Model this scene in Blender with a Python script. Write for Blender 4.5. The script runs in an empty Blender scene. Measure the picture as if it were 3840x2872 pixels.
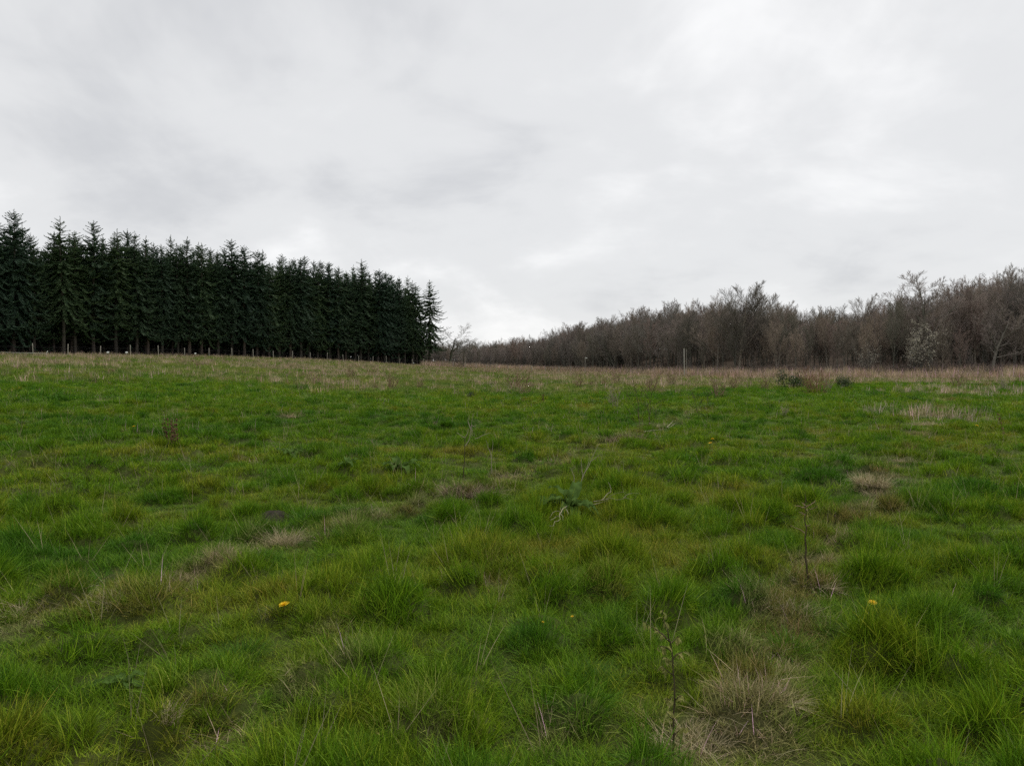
import bpy, math, random
import numpy as np
from mathutils import Vector

# ------------------------------------------------------------------ camera, sky, sun, exposure
F = 2800.0                      # focal length in pixels of the 3840 x 2872 photograph
HORIZON = 1390.0                # row of eye level
EYE = 1.45
PITCH = math.atan((1436.0 - HORIZON) / F)

sc = bpy.context.scene
cam_data = bpy.data.cameras.new("camera")
cam = bpy.data.objects.new("camera", cam_data)
sc.collection.objects.link(cam)
cam.location = (0, 0, EYE)
cam.rotation_euler = (math.pi / 2 - PITCH, 0, 0)
cam_data.sensor_width = 36.0
cam_data.lens = 36.0 * F / 3840.0
cam_data.clip_start = 0.05
cam_data.clip_end = 8000.0
sc.camera = cam

SUN_ELEV, SUN_AZ = math.radians(52), math.radians(35)      # azimuth clockwise from +Y (the view direction)
world = bpy.data.worlds.new("World")
sc.world = world
world.use_nodes = True
wn, wl = world.node_tree.nodes, world.node_tree.links
wn.clear()


def wnode(t, **kw):
    n = wn.new(t)
    for k, v in kw.items():
        setattr(n, k, v)
    return n


def wmath(op, a, b=None):
    n = wnode('ShaderNodeMath', operation=op)
    for i, v in enumerate((a, b)):
        if v is None:
            continue
        if isinstance(v, (int, float)):
            n.inputs[i].default_value = v
        else:
            wl.new(v, n.inputs[i])
    return n.outputs[0]


out = wnode('ShaderNodeOutputWorld')
sky = wnode('ShaderNodeTexSky', sky_type='NISHITA', sun_disc=False, sun_elevation=SUN_ELEV, sun_rotation=SUN_AZ)
bg_sky = wnode('ShaderNodeBackground')
bg_sky.inputs[1].default_value = 0.06
wl.new(sky.outputs[0], bg_sky.inputs[0])
# one overcast cloud deck, laid out on a plane above the field
tc = wnode('ShaderNodeTexCoord')
sep = wnode('ShaderNodeSeparateXYZ')
wl.new(tc.outputs['Generated'], sep.inputs[0])
zz = wmath('ADD', wmath('MAXIMUM', sep.outputs[2], 0.0), 0.36)
comb = wnode('ShaderNodeCombineXYZ')
wl.new(wmath('DIVIDE', sep.outputs[0], zz), comb.inputs[0])
wl.new(wmath('DIVIDE', sep.outputs[1], zz), comb.inputs[1])
comb.inputs[2].default_value = 3.7


def wnoise(scale, detail, rough, dist, off):
    mp = wnode('ShaderNodeMapping')
    mp.inputs['Location'].default_value = off
    wl.new(comb.outputs[0], mp.inputs[0])
    n = wnode('ShaderNodeTexNoise')
    n.inputs['Scale'].default_value = scale
    n.inputs['Detail'].default_value = detail
    n.inputs['Roughness'].default_value = rough
    n.inputs['Distortion'].default_value = dist
    wl.new(mp.outputs[0], n.inputs['Vector'])
    return n.outputs['Fac']


cl = wmath('ADD', wmath('MULTIPLY', wnoise(1.1, 6.0, 0.56, 0.35, (13.7, 8.8, 0)), 0.74),
           wmath('MULTIPLY', wnoise(3.2, 5.0, 0.55, 0.5, (7.1, 2.2, 1)), 0.26))
ramp = wnode('ShaderNodeValToRGB')
ramp.color_ramp.interpolation = 'EASE'
e = ramp.color_ramp.elements
e[0].position, e[0].color = 0.33, (0.640, 0.649, 0.668, 1)
e[1].position, e[1].color = 0.65, (0.985, 0.985, 0.985, 1)
m = e.new(0.48)
m.color = (0.790, 0.796, 0.803, 1)
wl.new(cl, ramp.inputs[0])
bg_cl = wnode('ShaderNodeBackground')
bg_cl.inputs[1].default_value = 0.672
wl.new(ramp.outputs[0], bg_cl.inputs[0])
mixs = wnode('ShaderNodeMixShader')
mixs.inputs[0].default_value = 0.94
wl.new(bg_sky.outputs[0], mixs.inputs[1])
wl.new(bg_cl.outputs[0], mixs.inputs[2])
wl.new(mixs.outputs[0], out.inputs[0])

sun_data = bpy.data.lights.new("sun", 'SUN')
sun_data.energy = 1.5
sun_data.angle = math.radians(14)
sun_data.color = (1.0, 0.965, 0.91)
sun = bpy.data.objects.new("sun", sun_data)
sc.collection.objects.link(sun)
sd = Vector((math.sin(SUN_AZ) * math.cos(SUN_ELEV), math.cos(SUN_AZ) * math.cos(SUN_ELEV), math.sin(SUN_ELEV)))
sun.rotation_euler = (-sd).to_track_quat('-Z', 'Y').to_euler()

sc.view_settings.view_transform = 'Standard'
sc.view_settings.look = 'None'
sc.view_settings.exposure = 0.62
sc.view_settings.gamma = 1.0
sc.view_settings.use_curve_mapping = False
sc.cycles.max_bounces = 5
sc.cycles.diffuse_bounces = 3
sc.cycles.glossy_bounces = 1
sc.cycles.transmission_bounces = 2
sc.cycles.transparent_max_bounces = 4
sc.cycles.caustics_reflective = False
sc.cycles.caustics_refractive = False
sc.cycles.use_denoising = False

# ------------------------------------------------------------------ helpers: noise and terrain
random.seed(7)
R = np.random.default_rng(11)


def hash2(ix, iy, k=0):
    h = (ix.astype(np.int64) * 374761393 + iy.astype(np.int64) * 668265263 + k * 974634511) & 0xFFFFFFFF
    h = ((h ^ (h >> 13)) * 1274126177) & 0xFFFFFFFF
    h = ((h ^ (h >> 16)) * 2246822519) & 0xFFFFFFFF
    return ((h ^ (h >> 15)) & 0xFFFFFF) / float(0xFFFFFF)


def vnoise(x, y, k=0):
    x = np.asarray(x, float)
    y = np.asarray(y, float)
    ix, iy = np.floor(x), np.floor(y)
    fx, fy = x - ix, y - iy
    fx, fy = fx * fx * (3 - 2 * fx), fy * fy * (3 - 2 * fy)
    a, b = hash2(ix, iy, k), hash2(ix + 1, iy, k)
    c, d = hash2(ix, iy + 1, k), hash2(ix + 1, iy + 1, k)
    return a + (b - a) * fx + (c - a) * fy + (a - b - c + d) * fx * fy


def fbm(x, y, s, oct=3, k=0):
    t, amp, tot = 0, 1.0, 0
    for o in range(oct):
        t = t + amp * vnoise(np.asarray(x) / s * 2 ** o + 17.3 * o, np.asarray(y) / s * 2 ** o - 9.1 * o, k + o)
        tot += amp
        amp *= 0.5
    return t / tot


EDGE_U = [-1.4, -.9, -.655, -.4, -.3, -.18, -.114, -.05, 0, .05, .10, .17, .23, .30, .40, .55, .69, 1.0, 1.5]
EDGE_D = [60, 78, 95, 124, 138, 158, 172, 205, 235, 230, 185, 150, 128, 115, 105, 98, 92, 80, 60]
EDGE_Y = [1328, 1328, 1329, 1336, 1345, 1361, 1372, 1379, 1383, 1389, 1394, 1402, 1408, 1411, 1414, 1416, 1418, 1420, 1422]
HILL = [0, 0, 0, 0, 0, 0, 1.6, 2.6, 3.0, 3.5, 4.2, 5.0, 5.0, 5.0, 5.0, 6.2, 8.5, 9, 9]


def edge_dist(x, y):
    u = np.clip(np.asarray(x) / np.maximum(np.asarray(y), 1e-3), -1.5, 1.5)
    return u, np.interp(u, EDGE_U, EDGE_D)


def mound(x, y, with_kind=False):
    """grass hummocks: height of the rounded mounds the sward grows on"""
    x = np.asarray(x, float)
    y = np.asarray(y, float)
    best = np.zeros(np.broadcast(x, y).shape)
    kind = np.full(best.shape, 0.5)
    for cell, hmax, rmax, k in ((0.40, 0.155, 0.31, 3), (0.95, 0.12, 0.62, 9)):
        cx, cy = np.floor(x / cell), np.floor(y / cell)
        for dx in (-1, 0, 1):
            for dy in (-1, 0, 1):
                gx, gy = cx + dx, cy + dy
                px = (gx + 0.15 + 0.7 * hash2(gx, gy, k)) * cell
                py = (gy + 0.15 + 0.7 * hash2(gx, gy, k + 1)) * cell
                rr = rmax * (0.35 + 0.65 * hash2(gx, gy, k + 2))
                hh = hmax * (hash2(gx, gy, k + 3) ** 1.6)
                d2 = ((x - px) ** 2 + (y - py) ** 2) / rr ** 2
                if cell < 1:
                    c_ = hh * np.clip(1 - d2, 0, 1) ** 1.3
                    kind = np.where(c_ > best, hash2(gx, gy, k + 4), kind)
                    best = np.maximum(best, c_)
                else:
                    best = best + hh * np.clip(1 - d2, 0, 1) ** 2
    return (best, kind) if with_kind else best


def broad(x, y):
    """land form without hummocks"""
    x = np.asarray(x, float)
    y = np.asarray(y, float)
    front = y > 0.5
    u, D = edge_dist(x, np.where(front, y, 1e9))
    u = np.where(front, u, 0)
    hy = EYE + D * (HORIZON - np.interp(u, EDGE_U, EDGE_Y)) / F
    s = np.where(front, np.maximum(y, 0) / D, 0)
    h = hy * np.clip(s, 0, 1) ** 1.3
    over = np.clip((y - D) / 55.0, 0, 2.2)
    h = h + np.where(front, np.interp(u, EDGE_U, HILL) * (over - 0.12 * over ** 2), 0)
    r = np.sqrt(x * x + y * y)
    h = h + (fbm(x, y, 9.0, 3, 40) - 0.5) * 0.30 * np.clip((r - 3) / 12, 0, 1) * np.clip((160 - r) / 60, 0, 1)
    h = h + (fbm(x, y, 2.6, 2, 44) - 0.5) * 0.14 * np.clip((90 - r) / 40, 0, 1)
    return h


H0 = float(broad(np.array([0.0]), np.array([0.0]))[0])


def ground_h(x, y):
    r = np.sqrt(np.asarray(x, float) ** 2 + np.asarray(y, float) ** 2)
    return broad(x, y) - H0 + mound(x, y) * np.clip((75 - r) / 25, 0, 1)


def gz(x, y):
    return float(ground_h(np.array([x]), np.array([y]))[0])


CP, SP = math.cos(PITCH), math.sin(PITCH)


def ray(px, py):
    a, b = (px - 1920.0) / F, -(py - 1436.0) / F
    return (a, CP + b * SP, b * CP - SP)


def at(px, py, far=260.0):
    """where the line of sight through a photo pixel meets the field"""
    d = ray(px, py)
    t = np.concatenate([np.arange(1.5, 30, 0.02), np.arange(30, far, 0.2)])
    x, y, z = d[0] * t, d[1] * t, EYE + d[2] * t
    hit = np.nonzero(z <= ground_h(x, y))[0]
    i = hit[0] if len(hit) else len(t) - 1
    return float(x[i]), float(y[i]), gz(x[i], y[i])


# ------------------------------------------------------------------ helpers: objects, meshes, materials
C = sc.collection


def mesh_np(name, verts, faces_list, mat=None, smooth=False):
    """verts (n,3); faces_list: arrays (m,3) and / or (m,4)"""
    me = bpy.data.meshes.new(name)
    verts = np.asarray(verts, np.float32)
    me.vertices.add(len(verts))
    me.vertices.foreach_set('co', verts.ravel())
    fl = [np.asarray(f, np.int32) for f in faces_list if len(f)]
    tot = np.concatenate([np.full(len(f), f.shape[1], np.int32) for f in fl])
    loops = np.concatenate([f.ravel() for f in fl])
    me.loops.add(len(loops))
    me.loops.foreach_set('vertex_index', loops)
    me.polygons.add(len(tot))
    me.polygons.foreach_set('loop_start', np.concatenate([[0], np.cumsum(tot)[:-1]]).astype(np.int32))
    me.polygons.foreach_set('loop_total', tot)
    if smooth:
        me.polygons.foreach_set('use_smooth', np.ones(len(tot), bool))
    me.update(calc_edges=True)
    if mat:
        me.materials.append(mat)
    return me


def link(name, me, parent=None, loc=None, rot=None, scale=None):
    o = bpy.data.objects.new(name, me)
    C.objects.link(o)
    o.parent = parent
    if loc is not None:
        o.location = loc
    if rot is not None:
        o.rotation_euler = rot
    if scale is not None:
        o.scale = scale if hasattr(scale, '__len__') else (scale,) * 3
    return o


def tag(o, label=None, cat=None, group=None, kind=None):
    for k, v in (('label', label), ('category', cat), ('group', group), ('kind', kind)):
        if v:
            o[k] = v
    return o


def thing(name, label, cat, loc, rz=0.0, scale=1.0, group=None):
    o = link(name, None, None, loc, (0, 0, rz), scale)
    o.empty_display_size = 0.1
    return tag(o, label, cat, group)


ONES = "zeroth first second third fourth fifth sixth seventh eighth ninth tenth eleventh twelfth thirteenth fourteenth fifteenth sixteenth seventeenth eighteenth nineteenth".split()


def ordinal(n):
    if n < 20:
        return ONES[n]
    t, o = divmod(n, 10)
    tens = ['', '', 'twent', 'thirt', 'fort', 'fift', 'sixt'][t]
    return tens + 'ieth' if o == 0 else tens + 'y-' + ONES[o]


class Mat:
    def __init__(self, name, rough=0.8, spec=0.2):
        self.m = bpy.data.materials.new(name)
        self.m.use_nodes = True
        self.t = self.m.node_tree
        self.n, self.l = self.t.nodes, self.t.links
        self.b = self.n['Principled BSDF']
        self.b.inputs['Roughness'].default_value = rough
        self.b.inputs['Specular IOR Level'].default_value = spec

    def node(self, t, **kw):
        n = self.n.new(t)
        for k, v in kw.items():
            setattr(n, k, v)
        return n

    def ramp(self, fac, stops):
        r = self.node('ShaderNodeValToRGB')
        el = r.color_ramp.elements
        while len(el) < len(stops):
            el.new(0.5)
        for e_, (p, c) in zip(el, stops):
            e_.position = p
            e_.color = (*c, 1)
        self.l.new(fac, r.inputs[0])
        return r.outputs[0]

    def noise(self, scale, detail=3, coord='Object', rough=0.55):
        tc_ = self.node('ShaderNodeTexCoord')
        n = self.node('ShaderNodeTexNoise')
        n.inputs['Scale'].default_value = scale
        n.inputs['Detail'].default_value = detail
        n.inputs['Roughness'].default_value = rough
        if coord == 'World':
            g = self.node('ShaderNodeNewGeometry')
            self.l.new(g.outputs['Position'], n.inputs['Vector'])
        else:
            self.l.new(tc_.outputs[coord], n.inputs['Vector'])
        return n.outputs['Fac']

    def mix(self, a, b, fac, blend='MIX'):
        n = self.node('ShaderNodeMix', data_type='RGBA', blend_type=blend)
        for sock, v in ((0, fac), (6, a), (7, b)):
            if isinstance(v, (int, float)):
                n.inputs[sock].default_value = v
            elif isinstance(v, tuple):
                n.inputs[sock].default_value = (*v, 1)
            else:
                self.l.new(v, n.inputs[sock])
        return n.outputs[2]

    def math(self, op, a, b):
        n = self.node('ShaderNodeMath', operation=op)
        for i, v in enumerate((a, b)):
            if isinstance(v, (int, float)):
                n.inputs[i].default_value = v
            else:
                self.l.new(v, n.inputs[i])
        return n.outputs[0]

    def island(self):
        return self.node('ShaderNodeNewGeometry').outputs['Random Per Island']

    def objrand(self):
        return self.node('ShaderNodeObjectInfo').outputs['Random']

    def color(self, c, translucent=0.0):
        self.l.new(c, self.b.inputs['Base Color'])
        if translucent:
            tr = self.node('ShaderNodeBsdfTranslucent')
            self.l.new(c, tr.inputs[0])
            mx = self.node('ShaderNodeMixShader')
            mx.inputs[0].default_value = translucent
            self.l.new(self.b.outputs[0], mx.inputs[1])
            self.l.new(tr.outputs[0], mx.inputs[2])
            self.l.new(mx.outputs[0], self.n['Material Output'].inputs[0])
        return self.m

    def bump(self, h, strength=0.4, dist=0.01):
        b = self.node('ShaderNodeBump')
        b.inputs['Strength'].default_value = strength
        b.inputs['Distance'].default_value = dist
        self.l.new(h, b.inputs['Height'])
        self.l.new(b.outputs[0], self.b.inputs['Normal'])


def gray(v):
    return (v, v, v)


def varied(name, lo, hi, rough=0.8, translucent=0.0, scale=6.0, spec=0.2, per='island'):
    """colour that varies between pieces of one plant and a little along each piece"""
    M = Mat(name, rough, spec)
    f = M.island() if per == 'island' else M.objrand()
    c = M.ramp(f, [(0.0, lo), (1.0, hi)])
    n = M.ramp(M.noise(scale, 3), [(0.3, gray(0.72)), (0.7, gray(1.2))])
    return M.color(M.mix(c, n, 1.0, 'MULTIPLY'), translucent)


def tinted(name, translucent, spec=0.25, rough=0.55, keep=0.55):
    """blade colour comes from the point each tuft stands on, varied blade by blade"""
    M = Mat(name, rough, spec)
    a = M.node('ShaderNodeAttribute', attribute_type='INSTANCER', attribute_name='tint')
    v = M.ramp(M.island(), [(0.0, gray(keep)), (0.7, gray(1.1)), (0.87, (1.45, 1.30, 1.5)), (1.0, (2.7, 1.9, 4.5))])
    c = M.mix(a.outputs['Color'], v, 1.0, 'MULTIPLY')
    return M.color(c, translucent)


MAT = {}
MAT['blade'] = tinted('grass_blades', 0.24, 0.07, 0.55, 0.36)
MAT['dry_blade'] = tinted('dry_grass_blades', 0.2, 0.05, 0.8, 0.45)

# bark and twigs
def bark(name, lo, hi, scale):
    M = Mat(name, 0.9, 0.1)
    n = M.noise(scale, 5, 'Object', 0.65)
    c = M.ramp(n, [(0.3, lo), (0.7, hi)])
    r = M.ramp(M.objrand(), [(0, (0.62, 0.64, 0.64)), (0.3, (.86, .92, .86)), (0.6, (1.0, 0.98, 0.98)), (1, (1.4, 1.28, 1.2))])
    M.bump(n, 0.5, 0.03)
    return M.color(M.mix(c, r, 1.0, 'MULTIPLY'))


MAT['bark_grey'] = bark('grey_bark', (.10, .092, .078), (.20, .186, .158), 3)
MAT['twig_brown'] = bark('brown_twigs', (.156, .135, .122), (.236, .206, .188), .6)
MAT['twig_olive'] = bark('olive_twigs', (.140, .120, .098), (.210, .182, .150), .6)
MAT['twig_red'] = bark('reddish_twigs', (.150, .116, .102), (.210, .166, .146), .6)
MAT['bark_spruce'] = bark('spruce_bark', (.055, .046, .040), (.12, .10, .088), 2.5)


def needle_mat():
    M = Mat('spruce_needles', 0.65, 0.2)
    c = M.ramp(M.island(), [(0, (.025, .052, .027)), (0.6, (.062, .106, .056)), (1, (.120, .170, .096))])
    r = M.ramp(M.objrand(), [(0, (0.75, 0.82, 0.95)), (0.5, (1, 1, 1)), (1, (1.25, 1.2, 0.95))])
    return M.color(M.mix(c, r, 1.0, 'MULTIPLY'), 0.2)


MAT['needles'] = needle_mat()
MAT['dead_twig'] = varied('dead_spruce_branches', (.045, .037, .032), (.095, .08, .07), 0.9)


def ground_mat():
    M = Mat('field_soil_and_litter', 0.95, 0.05)
    a = M.node('ShaderNodeAttribute', attribute_type='GEOMETRY', attribute_name='tint')
    n = M.noise(9.0, 6, 'World', 0.7)
    v = M.ramp(n, [(0.25, gray(0.6)), (0.75, gray(1.35))])
    M.bump(n, 0.6, 0.03)
    return M.color(M.mix(a.outputs['Color'], v, 1.0, 'MULTIPLY'))


MAT['ground'] = ground_mat()

# ------------------------------------------------------------------ what grows where
LINE_A = [(60, 2360), (250, 2290), (440, 2230), (660, 2200), (840, 2090), (1060, 2040), (1260, 1970), (1480, 1915), (1640, 1880), (1780, 1840),
          (1920, 1795), (2080, 1730), (2250, 1665), (2360, 1640), (2480, 1590), (2620, 1540)]
LINE_B = [(2600, 2820), (2780, 2720), (2860, 2560), (2960, 2390), (2930, 2270), (3040, 2170), (3130, 1990), (3310, 1870), (3270, 1800), (3370, 1730),
          (3480, 1590), (3560, 1500), (3680, 1455), (3780, 1430)]
def denser(line):
    return [(a[0] + (b[0] - a[0]) * f, a[1] + (b[1] - a[1]) * f) for a, b in zip(line, line[1:]) for f in (0, .33, .67)] + [line[-1]]


LINE_A, LINE_B = denser(LINE_A), denser(LINE_B)
PATCH = []          # x, y, radius, strength of dry patches
for (px, py) in LINE_A:
    x, y, z = at(px, py)
    PATCH.append((x, y, 0.020 * y + 0.12, 0.6))
for (px, py) in LINE_B:
    x, y, z = at(px, py)
    PATCH.append((x, y, 0.020 * y + 0.12, 0.8))
for (px, py, r, s) in [(2800, 2650, .35, .75), (2900, 2290, .3, .7), (3330, 1890, .4, .9), (1090, 1555, .5, .8), (1280, 2470, .2, .7), (1100, 2620, .18, .7),
                       (700, 2650, .2, .6), (820, 2780, .22, .8), (1270, 2370, .3, .5), (1810, 2180, .35, .7), (2230, 2200, .25, .6), (1600, 2720, .2, .6),
                       (60, 1740, .6, .5), (590, 1930, .5, .4), (1080, 2050, .3, .7), (3480, 2260, .2, .5), (2080, 2780, .2, .5), (3720, 2330, .15, .4), (2720, 2480, .25, .5),
                       (2100, 1780, .5, .4), (2480, 1480, 1.2, .6), (3560, 1480, 1.6, .9), (3700, 1450, 1.8, .9), (1280, 1690, .4, .4), (400, 1480, 1., .3), (960, 1740, .3, .5)]:
    x, y, z = at(px, py)
    PATCH.append((x, y, r * .7, s * .8))


def dryness(x, y):
    d = np.zeros(len(x))
    wob = 0.6 + 0.9 * fbm(x, y, 0.35, 2, 60)
    for (a, b, r, s) in PATCH:
        q = ((x - a) ** 2 + ((y - b) * 0.85) ** 2) / (r * wob) ** 2
        d = np.maximum(d, s * np.exp(-q))
    return d


def far_brown(x, y):
    """the band of dead stalks on the far side of the field"""
    u, D = edge_dist(x, y)
    start = np.interp(u, [-.8, -.5, -.2, 0, .2, .3, .45, .55, .7], [42, 37, 34, 36, 40, 46, 56, 66, 74])
    n = (fbm(x, y, 7.0, 3, 70) - 0.5) * 26
    return np.clip((y - start - n + 4) / 14, 0, 1)


GREENS = np.array([[.060, .162, .009], [.100, .216, .008], [.138, .244, .009], [.180, .246, .012], [.218, .226, .022]])


def grass_tint(x, y, rnd):
    n1 = fbm(x, y, 0.9, 3, 80)
    n2 = fbm(x, y, 5.0, 2, 84)
    mo, kind = mound(x, y, True)
    t = 1.8 + (n1 - 0.5) * 4.4 + (n2 - 0.5) * 2.4 + (rnd - 0.5) * 1.6 - mo * 4.0 + (kind - 0.58) * 1.7 * np.clip(mo * 18, 0, 1)
    t = np.clip(t, 0, 3.999)
    i = t.astype(int)
    f = (t - i)[:, None]
    c = GREENS[i] * (1 - f) + GREENS[i + 1] * f
    d = dryness(x, y)
    dry = np.array([.34, .29, .140])
    rust = np.array([.225, .175, .055])
    dd = np.where((vnoise(x * 3, y * 3, 90) > 0.55)[:, None], dry, rust)
    k = np.clip((d - 0.24 + (rnd - 0.5) * 0.5) * 1.4, 0, 0.88)[:, None]
    c = c * (1 - k) + dd * k
    fb = far_brown(x, y)
    k = np.clip(fb * (0.15 + 0.9 * rnd) * (0.2 + 0.9 * fbm(x, y, 3.0, 2, 73)) * 0.75, 0, 0.8)[:, None]
    return c * (1 - k) + np.array([.330, .285, .130]) * k, d


# ------------------------------------------------------------------ the ground: one sheet to the horizon
ang = np.concatenate([np.linspace(-52, 52, 420), np.linspace(52, 308, 70)[1:-1]])
rad = np.concatenate([np.linspace(0.0, 1.6, 6), np.geomspace(1.75, 120, 300), np.geomspace(124, 5000, 60)])
A, RR = np.meshgrid(np.radians(ang), rad)
gx, gy = RR * np.sin(A), RR * np.cos(A)
gh = ground_h(gx.ravel(), gy.ravel())
nr, na = A.shape
ii = np.arange(nr - 1)[:, None] * na
jj = np.arange(na)[None, :]
jn = (np.arange(na)[None, :] + 1) % na
quads = np.stack([ii + jj, ii + jn, ii + na + jn, ii + na + jj], -1).reshape(-1, 4)
gme = mesh_np('field', np.stack([gx.ravel(), gy.ravel(), gh], -1), [quads[:, ::-1]], MAT['ground'], True)
fx, fy = gx.ravel(), gy.ravel()
u_, D_ = edge_dist(fx, np.where(fy > 0.5, fy, 1e9))
gt, gd = grass_tint(fx, fy, np.full(len(fx), 0.5))
soil = np.array([.036, .036, .014])
rr_ = np.sqrt(fx ** 2 + fy ** 2)
kk = np.clip((rr_ - 6) / 50, 0.12, 0.85)[:, None]
col = soil * (1 - kk) + gt * kk
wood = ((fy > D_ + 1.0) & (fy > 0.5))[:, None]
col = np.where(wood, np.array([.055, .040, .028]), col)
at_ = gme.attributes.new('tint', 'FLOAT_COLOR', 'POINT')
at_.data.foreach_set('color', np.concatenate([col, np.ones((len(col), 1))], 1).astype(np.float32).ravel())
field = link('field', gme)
tag(field, 'tussocky green field sloping up to the woods', 'field', kind='structure')


# ------------------------------------------------------------------ grass: tuft meshes, instanced as one mass of stuff
def blades(n, radius, lmin, lmax, width, lean=(0.1, 0.6), bend=(0.2, 0.9), rng=R, flat=0.0, outward=0.5, segs=3):
    az0 = rng.uniform(0, 2 * np.pi, n)
    rr = radius * np.sqrt(rng.uniform(0, 1, n))
    bx, by = rr * np.cos(az0), rr * np.sin(az0)
    az = np.where(rng.uniform(0, 1, n) < outward, az0 + rng.normal(0, 0.6, n), rng.uniform(0, 2 * np.pi, n))
    L = rng.uniform(lmin, lmax, n)
    th0 = rng.uniform(lean[0], lean[1], n) + flat
    bd = rng.uniform(bend[0], bend[1], n)
    tw = rng.uniform(-0.9, 0.9, n)
    ts = np.linspace(0, 1, segs + 1)
    px, pz = np.zeros(n), np.full(n, -0.02)
    sx, sy = -np.sin(az + tw), np.cos(az + tw)
    V = []
    for i, t in enumerate(ts):
        if i:
            th = np.minimum(th0 + bd * (t - 0.5 / segs), 2.3)
            px = px + np.sin(th) * L / segs
            pz = pz + np.cos(th) * L / segs
        w = width * (1.0 - 0.97 * t ** 1.7) * 0.5
        cx, cy = bx + np.cos(az) * px, by + np.sin(az) * px
        if i < segs:
            V += [np.stack([cx - sx * w, cy - sy * w, pz], -1), np.stack([cx + sx * w, cy + sy * w, pz], -1)]
        else:
            V.append(np.stack([cx, cy, pz], -1))
    k = 2 * segs + 1
    verts = np.stack(V, 1).reshape(-1, 3)
    b = (np.arange(n) * k)[:, None]
    q = np.concatenate([b + np.array([[2 * s, 2 * s + 1, 2 * s + 3, 2 * s + 2]]) for s in range(segs - 1)], 0)
    t3 = b + np.array([[2 * segs - 2, 2 * segs - 1, 2 * segs]])
    return verts, q, t3


def merge(parts):
    V, Q, T, o = [], [], [], 0
    for v, q, t in parts:
        V.append(v)
        if len(q):
            Q.append(np.asarray(q) + o)
        if len(t):
            T.append(np.asarray(t) + o)
        o += len(v)
    return np.concatenate(V), [np.concatenate(Q)] * bool(Q) + [np.concatenate(T)] * bool(T)


def proto_collection(name, meshes):
    col_ = bpy.data.collections.new(name)
    for i, me in enumerate(meshes):
        o = bpy.data.objects.new('%s_source_%02d' % (name, i), me)
        col_.objects.link(o)
    return col_


def scatter(name, col_, pts, rot, scl, idx, tint=None):
    """one object whose points carry the plants of a collection"""
    me = bpy.data.meshes.new(name)
    me.vertices.add(len(pts))
    me.vertices.foreach_set('co', np.asarray(pts, np.float32).ravel())
    for nm, ty, dat, f in (('rot', 'FLOAT_VECTOR', rot, 'vector'), ('scl', 'FLOAT_VECTOR', scl, 'vector'), ('idx', 'INT', idx, 'value')):
        a = me.attributes.new(nm, ty, 'POINT')
        a.data.foreach_set(f, np.asarray(dat, np.int32 if ty == 'INT' else np.float32).ravel())
    if tint is not None:
        a = me.attributes.new('tint', 'FLOAT_COLOR', 'POINT')
        a.data.foreach_set('color', np.concatenate([tint, np.ones((len(tint), 1))], 1).astype(np.float32).ravel())
    o = link(name, me)
    ng = bpy.data.node_groups.new(name + '_plants', 'GeometryNodeTree')
    ng.interface.new_socket('Geometry', in_out='INPUT', socket_type='NodeSocketGeometry')
    ng.interface.new_socket('Geometry', in_out='OUTPUT', socket_type='NodeSocketGeometry')
    N, L = ng.nodes, ng.links
    gi, go = N.new('NodeGroupInput'), N.new('NodeGroupOutput')
    ip = N.new('GeometryNodeInstanceOnPoints')
    ci = N.new('GeometryNodeCollectionInfo')
    ci.inputs['Collection'].default_value = col_
    ci.inputs['Separate Children'].default_value = True
    ci.inputs['Reset Children'].default_value = True
    ip.inputs['Pick Instance'].default_value = True

    def na_(n, ty):
        q = N.new('GeometryNodeInputNamedAttribute')
        q.data_type = ty
        q.inputs['Name'].default_value = n
        return q.outputs['Attribute']
    er = N.new('FunctionNodeEulerToRotation')
    L.new(na_('rot', 'FLOAT_VECTOR'), er.inputs[0])
    L.new(er.outputs[0], ip.inputs['Rotation'])
    L.new(na_('scl', 'FLOAT_VECTOR'), ip.inputs['Scale'])
    L.new(na_('idx', 'INT'), ip.inputs['Instance Index'])
    L.new(gi.outputs[0], ip.inputs['Points'])
    L.new(ci.outputs[0], ip.inputs['Instance'])
    L.new(ip.outputs[0], go.inputs[0])
    md = o.modifiers.new('plants', 'NODES')
    md.node_group = ng
    return o


def wedge(n, r0, r1, half=0.80):
    r = np.sqrt(R.uniform(r0 * r0, r1 * r1, n))
    a = R.uniform(-half, half, n)
    return r * np.sin(a), r * np.cos(a)


def tilt(x, y, k):
    e_ = 0.06
    sx = (ground_h(x + e_, y) - ground_h(x - e_, y)) / (2 * e_)
    sy = (ground_h(x, y + e_) - ground_h(x, y - e_)) / (2 * e_)
    return np.clip(sy * k, -0.8, 0.8), np.clip(-sx * k, -0.8, 0.8)


near_m = [blades(54, .062, .06, .155, .0036, (0.05, .55), (.2, 1.1)), blades(54, .06, .05, .135, .0036, (0.1, .75), (.3, 1.3)),
          blades(48, .055, .08, .19, .0035, (0.05, .5), (.3, 1.1)), blades(50, .07, .04, .10, .0038, (0.2, .9), (.3, 1.2))]
mid_m = [blades(70, .125, .05, .125, .006, (0.05, .6), (.2, 1.1)), blades(70, .12, .045, .11, .006, (0.1, .8), (.3, 1.2)),
         blades(64, .11, .06, .15, .0058, (0.05, .5), (.3, 1.0))]
far_m = [blades(80, .27, .06, .16, .012, (0.05, .7), (.2, 1.0)), blades(80, .25, .05, .13, .012, (0.1, .8), (.2, 1.0))]
vfar_m = [blades(90, .8, .10, .26, .030, (0.05, .6), (.2, .8)), blades(90, .75, .08, .22, .030, (0.1, .7), (.2, .8))]
src = [mesh_np('grass_tuft', v, [q, t], MAT['blade']) for v, q, t in near_m + mid_m + far_m + vfar_m]
grass_col = proto_collection('grass_tufts', src)

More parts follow.
